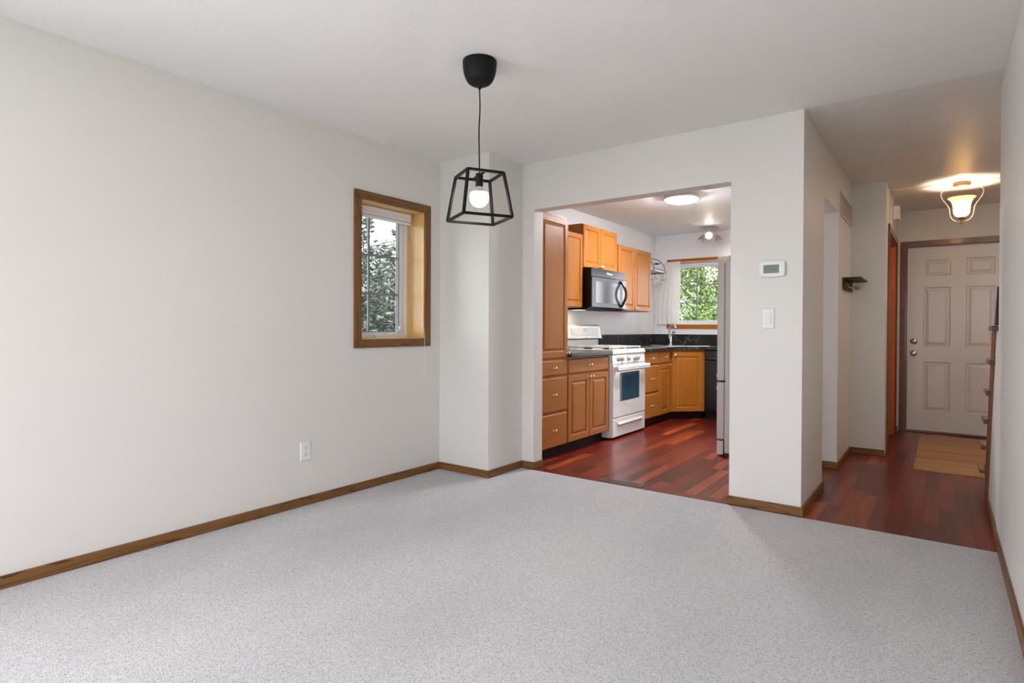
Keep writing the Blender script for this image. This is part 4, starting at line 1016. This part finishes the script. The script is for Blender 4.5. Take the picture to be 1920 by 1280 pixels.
MB().lathe([(0.0, -0.29), (0.012, -0.285), (0.012, -0.272), (0.024, -0.252), (0.026, -0.240), (0.018, -0.229), (0, -0.225)], (LX, LY, LZ), 'z', 20).build('bulb', 'bulb_glow', t)
light('hall_bulb_light', 'POINT', (LX, LY, LZ-0.200), 14, (1, 0.78, 0.54), 0.03)

# ------------------------------------------------------------------ outdoors
struct('ground', MB().box(-30, 30, -30, 40, -0.5, -0.4), 'grass')
def spruce(label, x, y, hh, rad, n, seed):
    rnd = random.Random(seed)
    t = thing('spruce_tree', label, 'tree', (x, y, -0.4), 'spruces outside the narrow window')
    MB().tube([(x, y, -0.4), (x, y, hh*0.5), (x, y, hh-0.4)], 0.12, 8, rads=[0.16, 0.1, 0.02]).build('trunk', 'bark', t)
    V = []; Fc = []
    lv = int(hh/0.17)
    for L_ in range(lv):
        z = 0.0+hh*L_/lv; rr = rad*(1-L_/lv)**0.85+0.08
        nb = max(5, int(rr*9))
        for b_ in range(nb):
            az = 2*PI*b_/nb+rnd.random()*0.5; ln = rr*(0.75+0.35*rnd.random())
            m_ = max(3, int(ln/0.13))
            dx, dy = math.cos(az), math.sin(az)
            for q in range(m_):
                f = (q+0.4)/m_; 
                if f < 0.15: continue
                bx, by = x+dx*ln*f, y+dy*ln*f; bz = z-0.28*ln*f+0.18*ln*f*f
                for s in range(n):
                    ox, oy = rnd.uniform(-0.10, 0.10), rnd.uniform(-0.10, 0.10)
                    c = Vector((bx+ox*0.7, by+oy*0.7, bz+rnd.uniform(-0.09, 0.09)))
                    d0 = Vector((dx+rnd.uniform(-0.9, 0.9), dy+rnd.uniform(-0.9, 0.9), rnd.uniform(-0.8, 0.9))).normalized()*rnd.uniform(0.055, 0.095)
                    sd = d0.cross(Vector((rnd.uniform(-1, 1), rnd.uniform(-1, 1), 1))).normalized()*rnd.uniform(0.016, 0.028)
                    k = len(V); V.extend([c-d0*0.5-sd*0.6, c-d0*0.5+sd*0.6, c+d0*0.2+sd, c+d0, c+d0*0.2-sd]); Fc.append((k, k+1, k+2, k+3, k+4))
    mb = MB(); mb.v = V; mb.f = Fc; mb.sm = [False]*len(Fc)
    mb.build('needles', 'spruce_needles', t)
spruce('blue-green spruce filling the left of the narrow window', -7.2, 5.3, 4.2, 1.7, 14, 3)
spruce('blue-green spruce further back at the right of the narrow window', -9.0, 9.0, 4.4, 2.1, 12, 5)
spruce('low spruce between and behind the other two outside the narrow window', -13.4, 11.6, 3.7, 2.2, 9, 9)
def leafy(label, x, y, hh, rad, n, seed):
    rnd = random.Random(seed)
    t = thing('leafy_tree', label, 'tree', (x, y, -0.4), 'trees outside the kitchen window')
    tk = MB(); tk.tube([(x, y, -0.4), (x+0.1, y, hh*0.45), (x, y+0.1, hh*0.8)], 0.12, 8, rads=[0.15, 0.10, 0.03])
    for k in range(7):
        az = k*0.9; z = hh*0.25+k*hh*0.07
        tk.tube([(x, y, z), (x+math.cos(az)*rad*0.4, y+math.sin(az)*rad*0.4, z+0.5), (x+math.cos(az)*rad*0.75, y+math.sin(az)*rad*0.75, z+0.8)], 0.04, 6, rads=[0.06, 0.035, 0.01])
    tk.build('trunk', 'bark', t)
    V = []; Fc = []
    cl = []
    for k in range(70):
        u = rnd.uniform(-1, 1); az = rnd.uniform(0, 2*PI); rr = rnd.uniform(0.45, 1)**0.5
        cl.append((x+rad*rr*math.sqrt(1-u*u)*math.cos(az), y+rad*rr*math.sqrt(1-u*u)*math.sin(az), hh*0.5+hh*0.5*u*rr, rnd.uniform(0.25, 0.5)))
    for k in range(n):
        cx, cy, cz, cr_ = cl[rnd.randrange(len(cl))]
        c = Vector((cx+rnd.gauss(0, cr_*0.6), cy+rnd.gauss(0, cr_*0.6), cz+rnd.gauss(0, cr_*0.5)))
        d0 = Vector((rnd.uniform(-1, 1), rnd.uniform(-1, 1), rnd.uniform(-0.9, 0.3))).normalized()*rnd.uniform(0.035, 0.06)
        sd = d0.cross(Vector((rnd.uniform(-1, 1), rnd.uniform(-1, 1), 1))).normalized()*rnd.uniform(0.014, 0.022)
        k2_ = len(V); V.extend([c-d0*0.6, c-d0*0.1+sd, c+d0*0.7, c-d0*0.1-sd]); Fc.append((k2_, k2_+1, k2_+2, k2_+3))
    mb = MB(); mb.v = V; mb.f = Fc; mb.sm = [False]*len(Fc)
    mb.build('foliage', 'tree_leaves', t)
leafy('bright green leafy tree close behind the kitchen window', -3.9, 11.6, 3.4, 1.6, 55000, 11)
leafy('taller leafy tree further off behind the kitchen window', -8.3, 16.3, 4.6, 1.9, 45000, 12)
leafy('leafy tree at the right behind the kitchen window', -2.6, 16.6, 4.0, 1.9, 45000, 13)
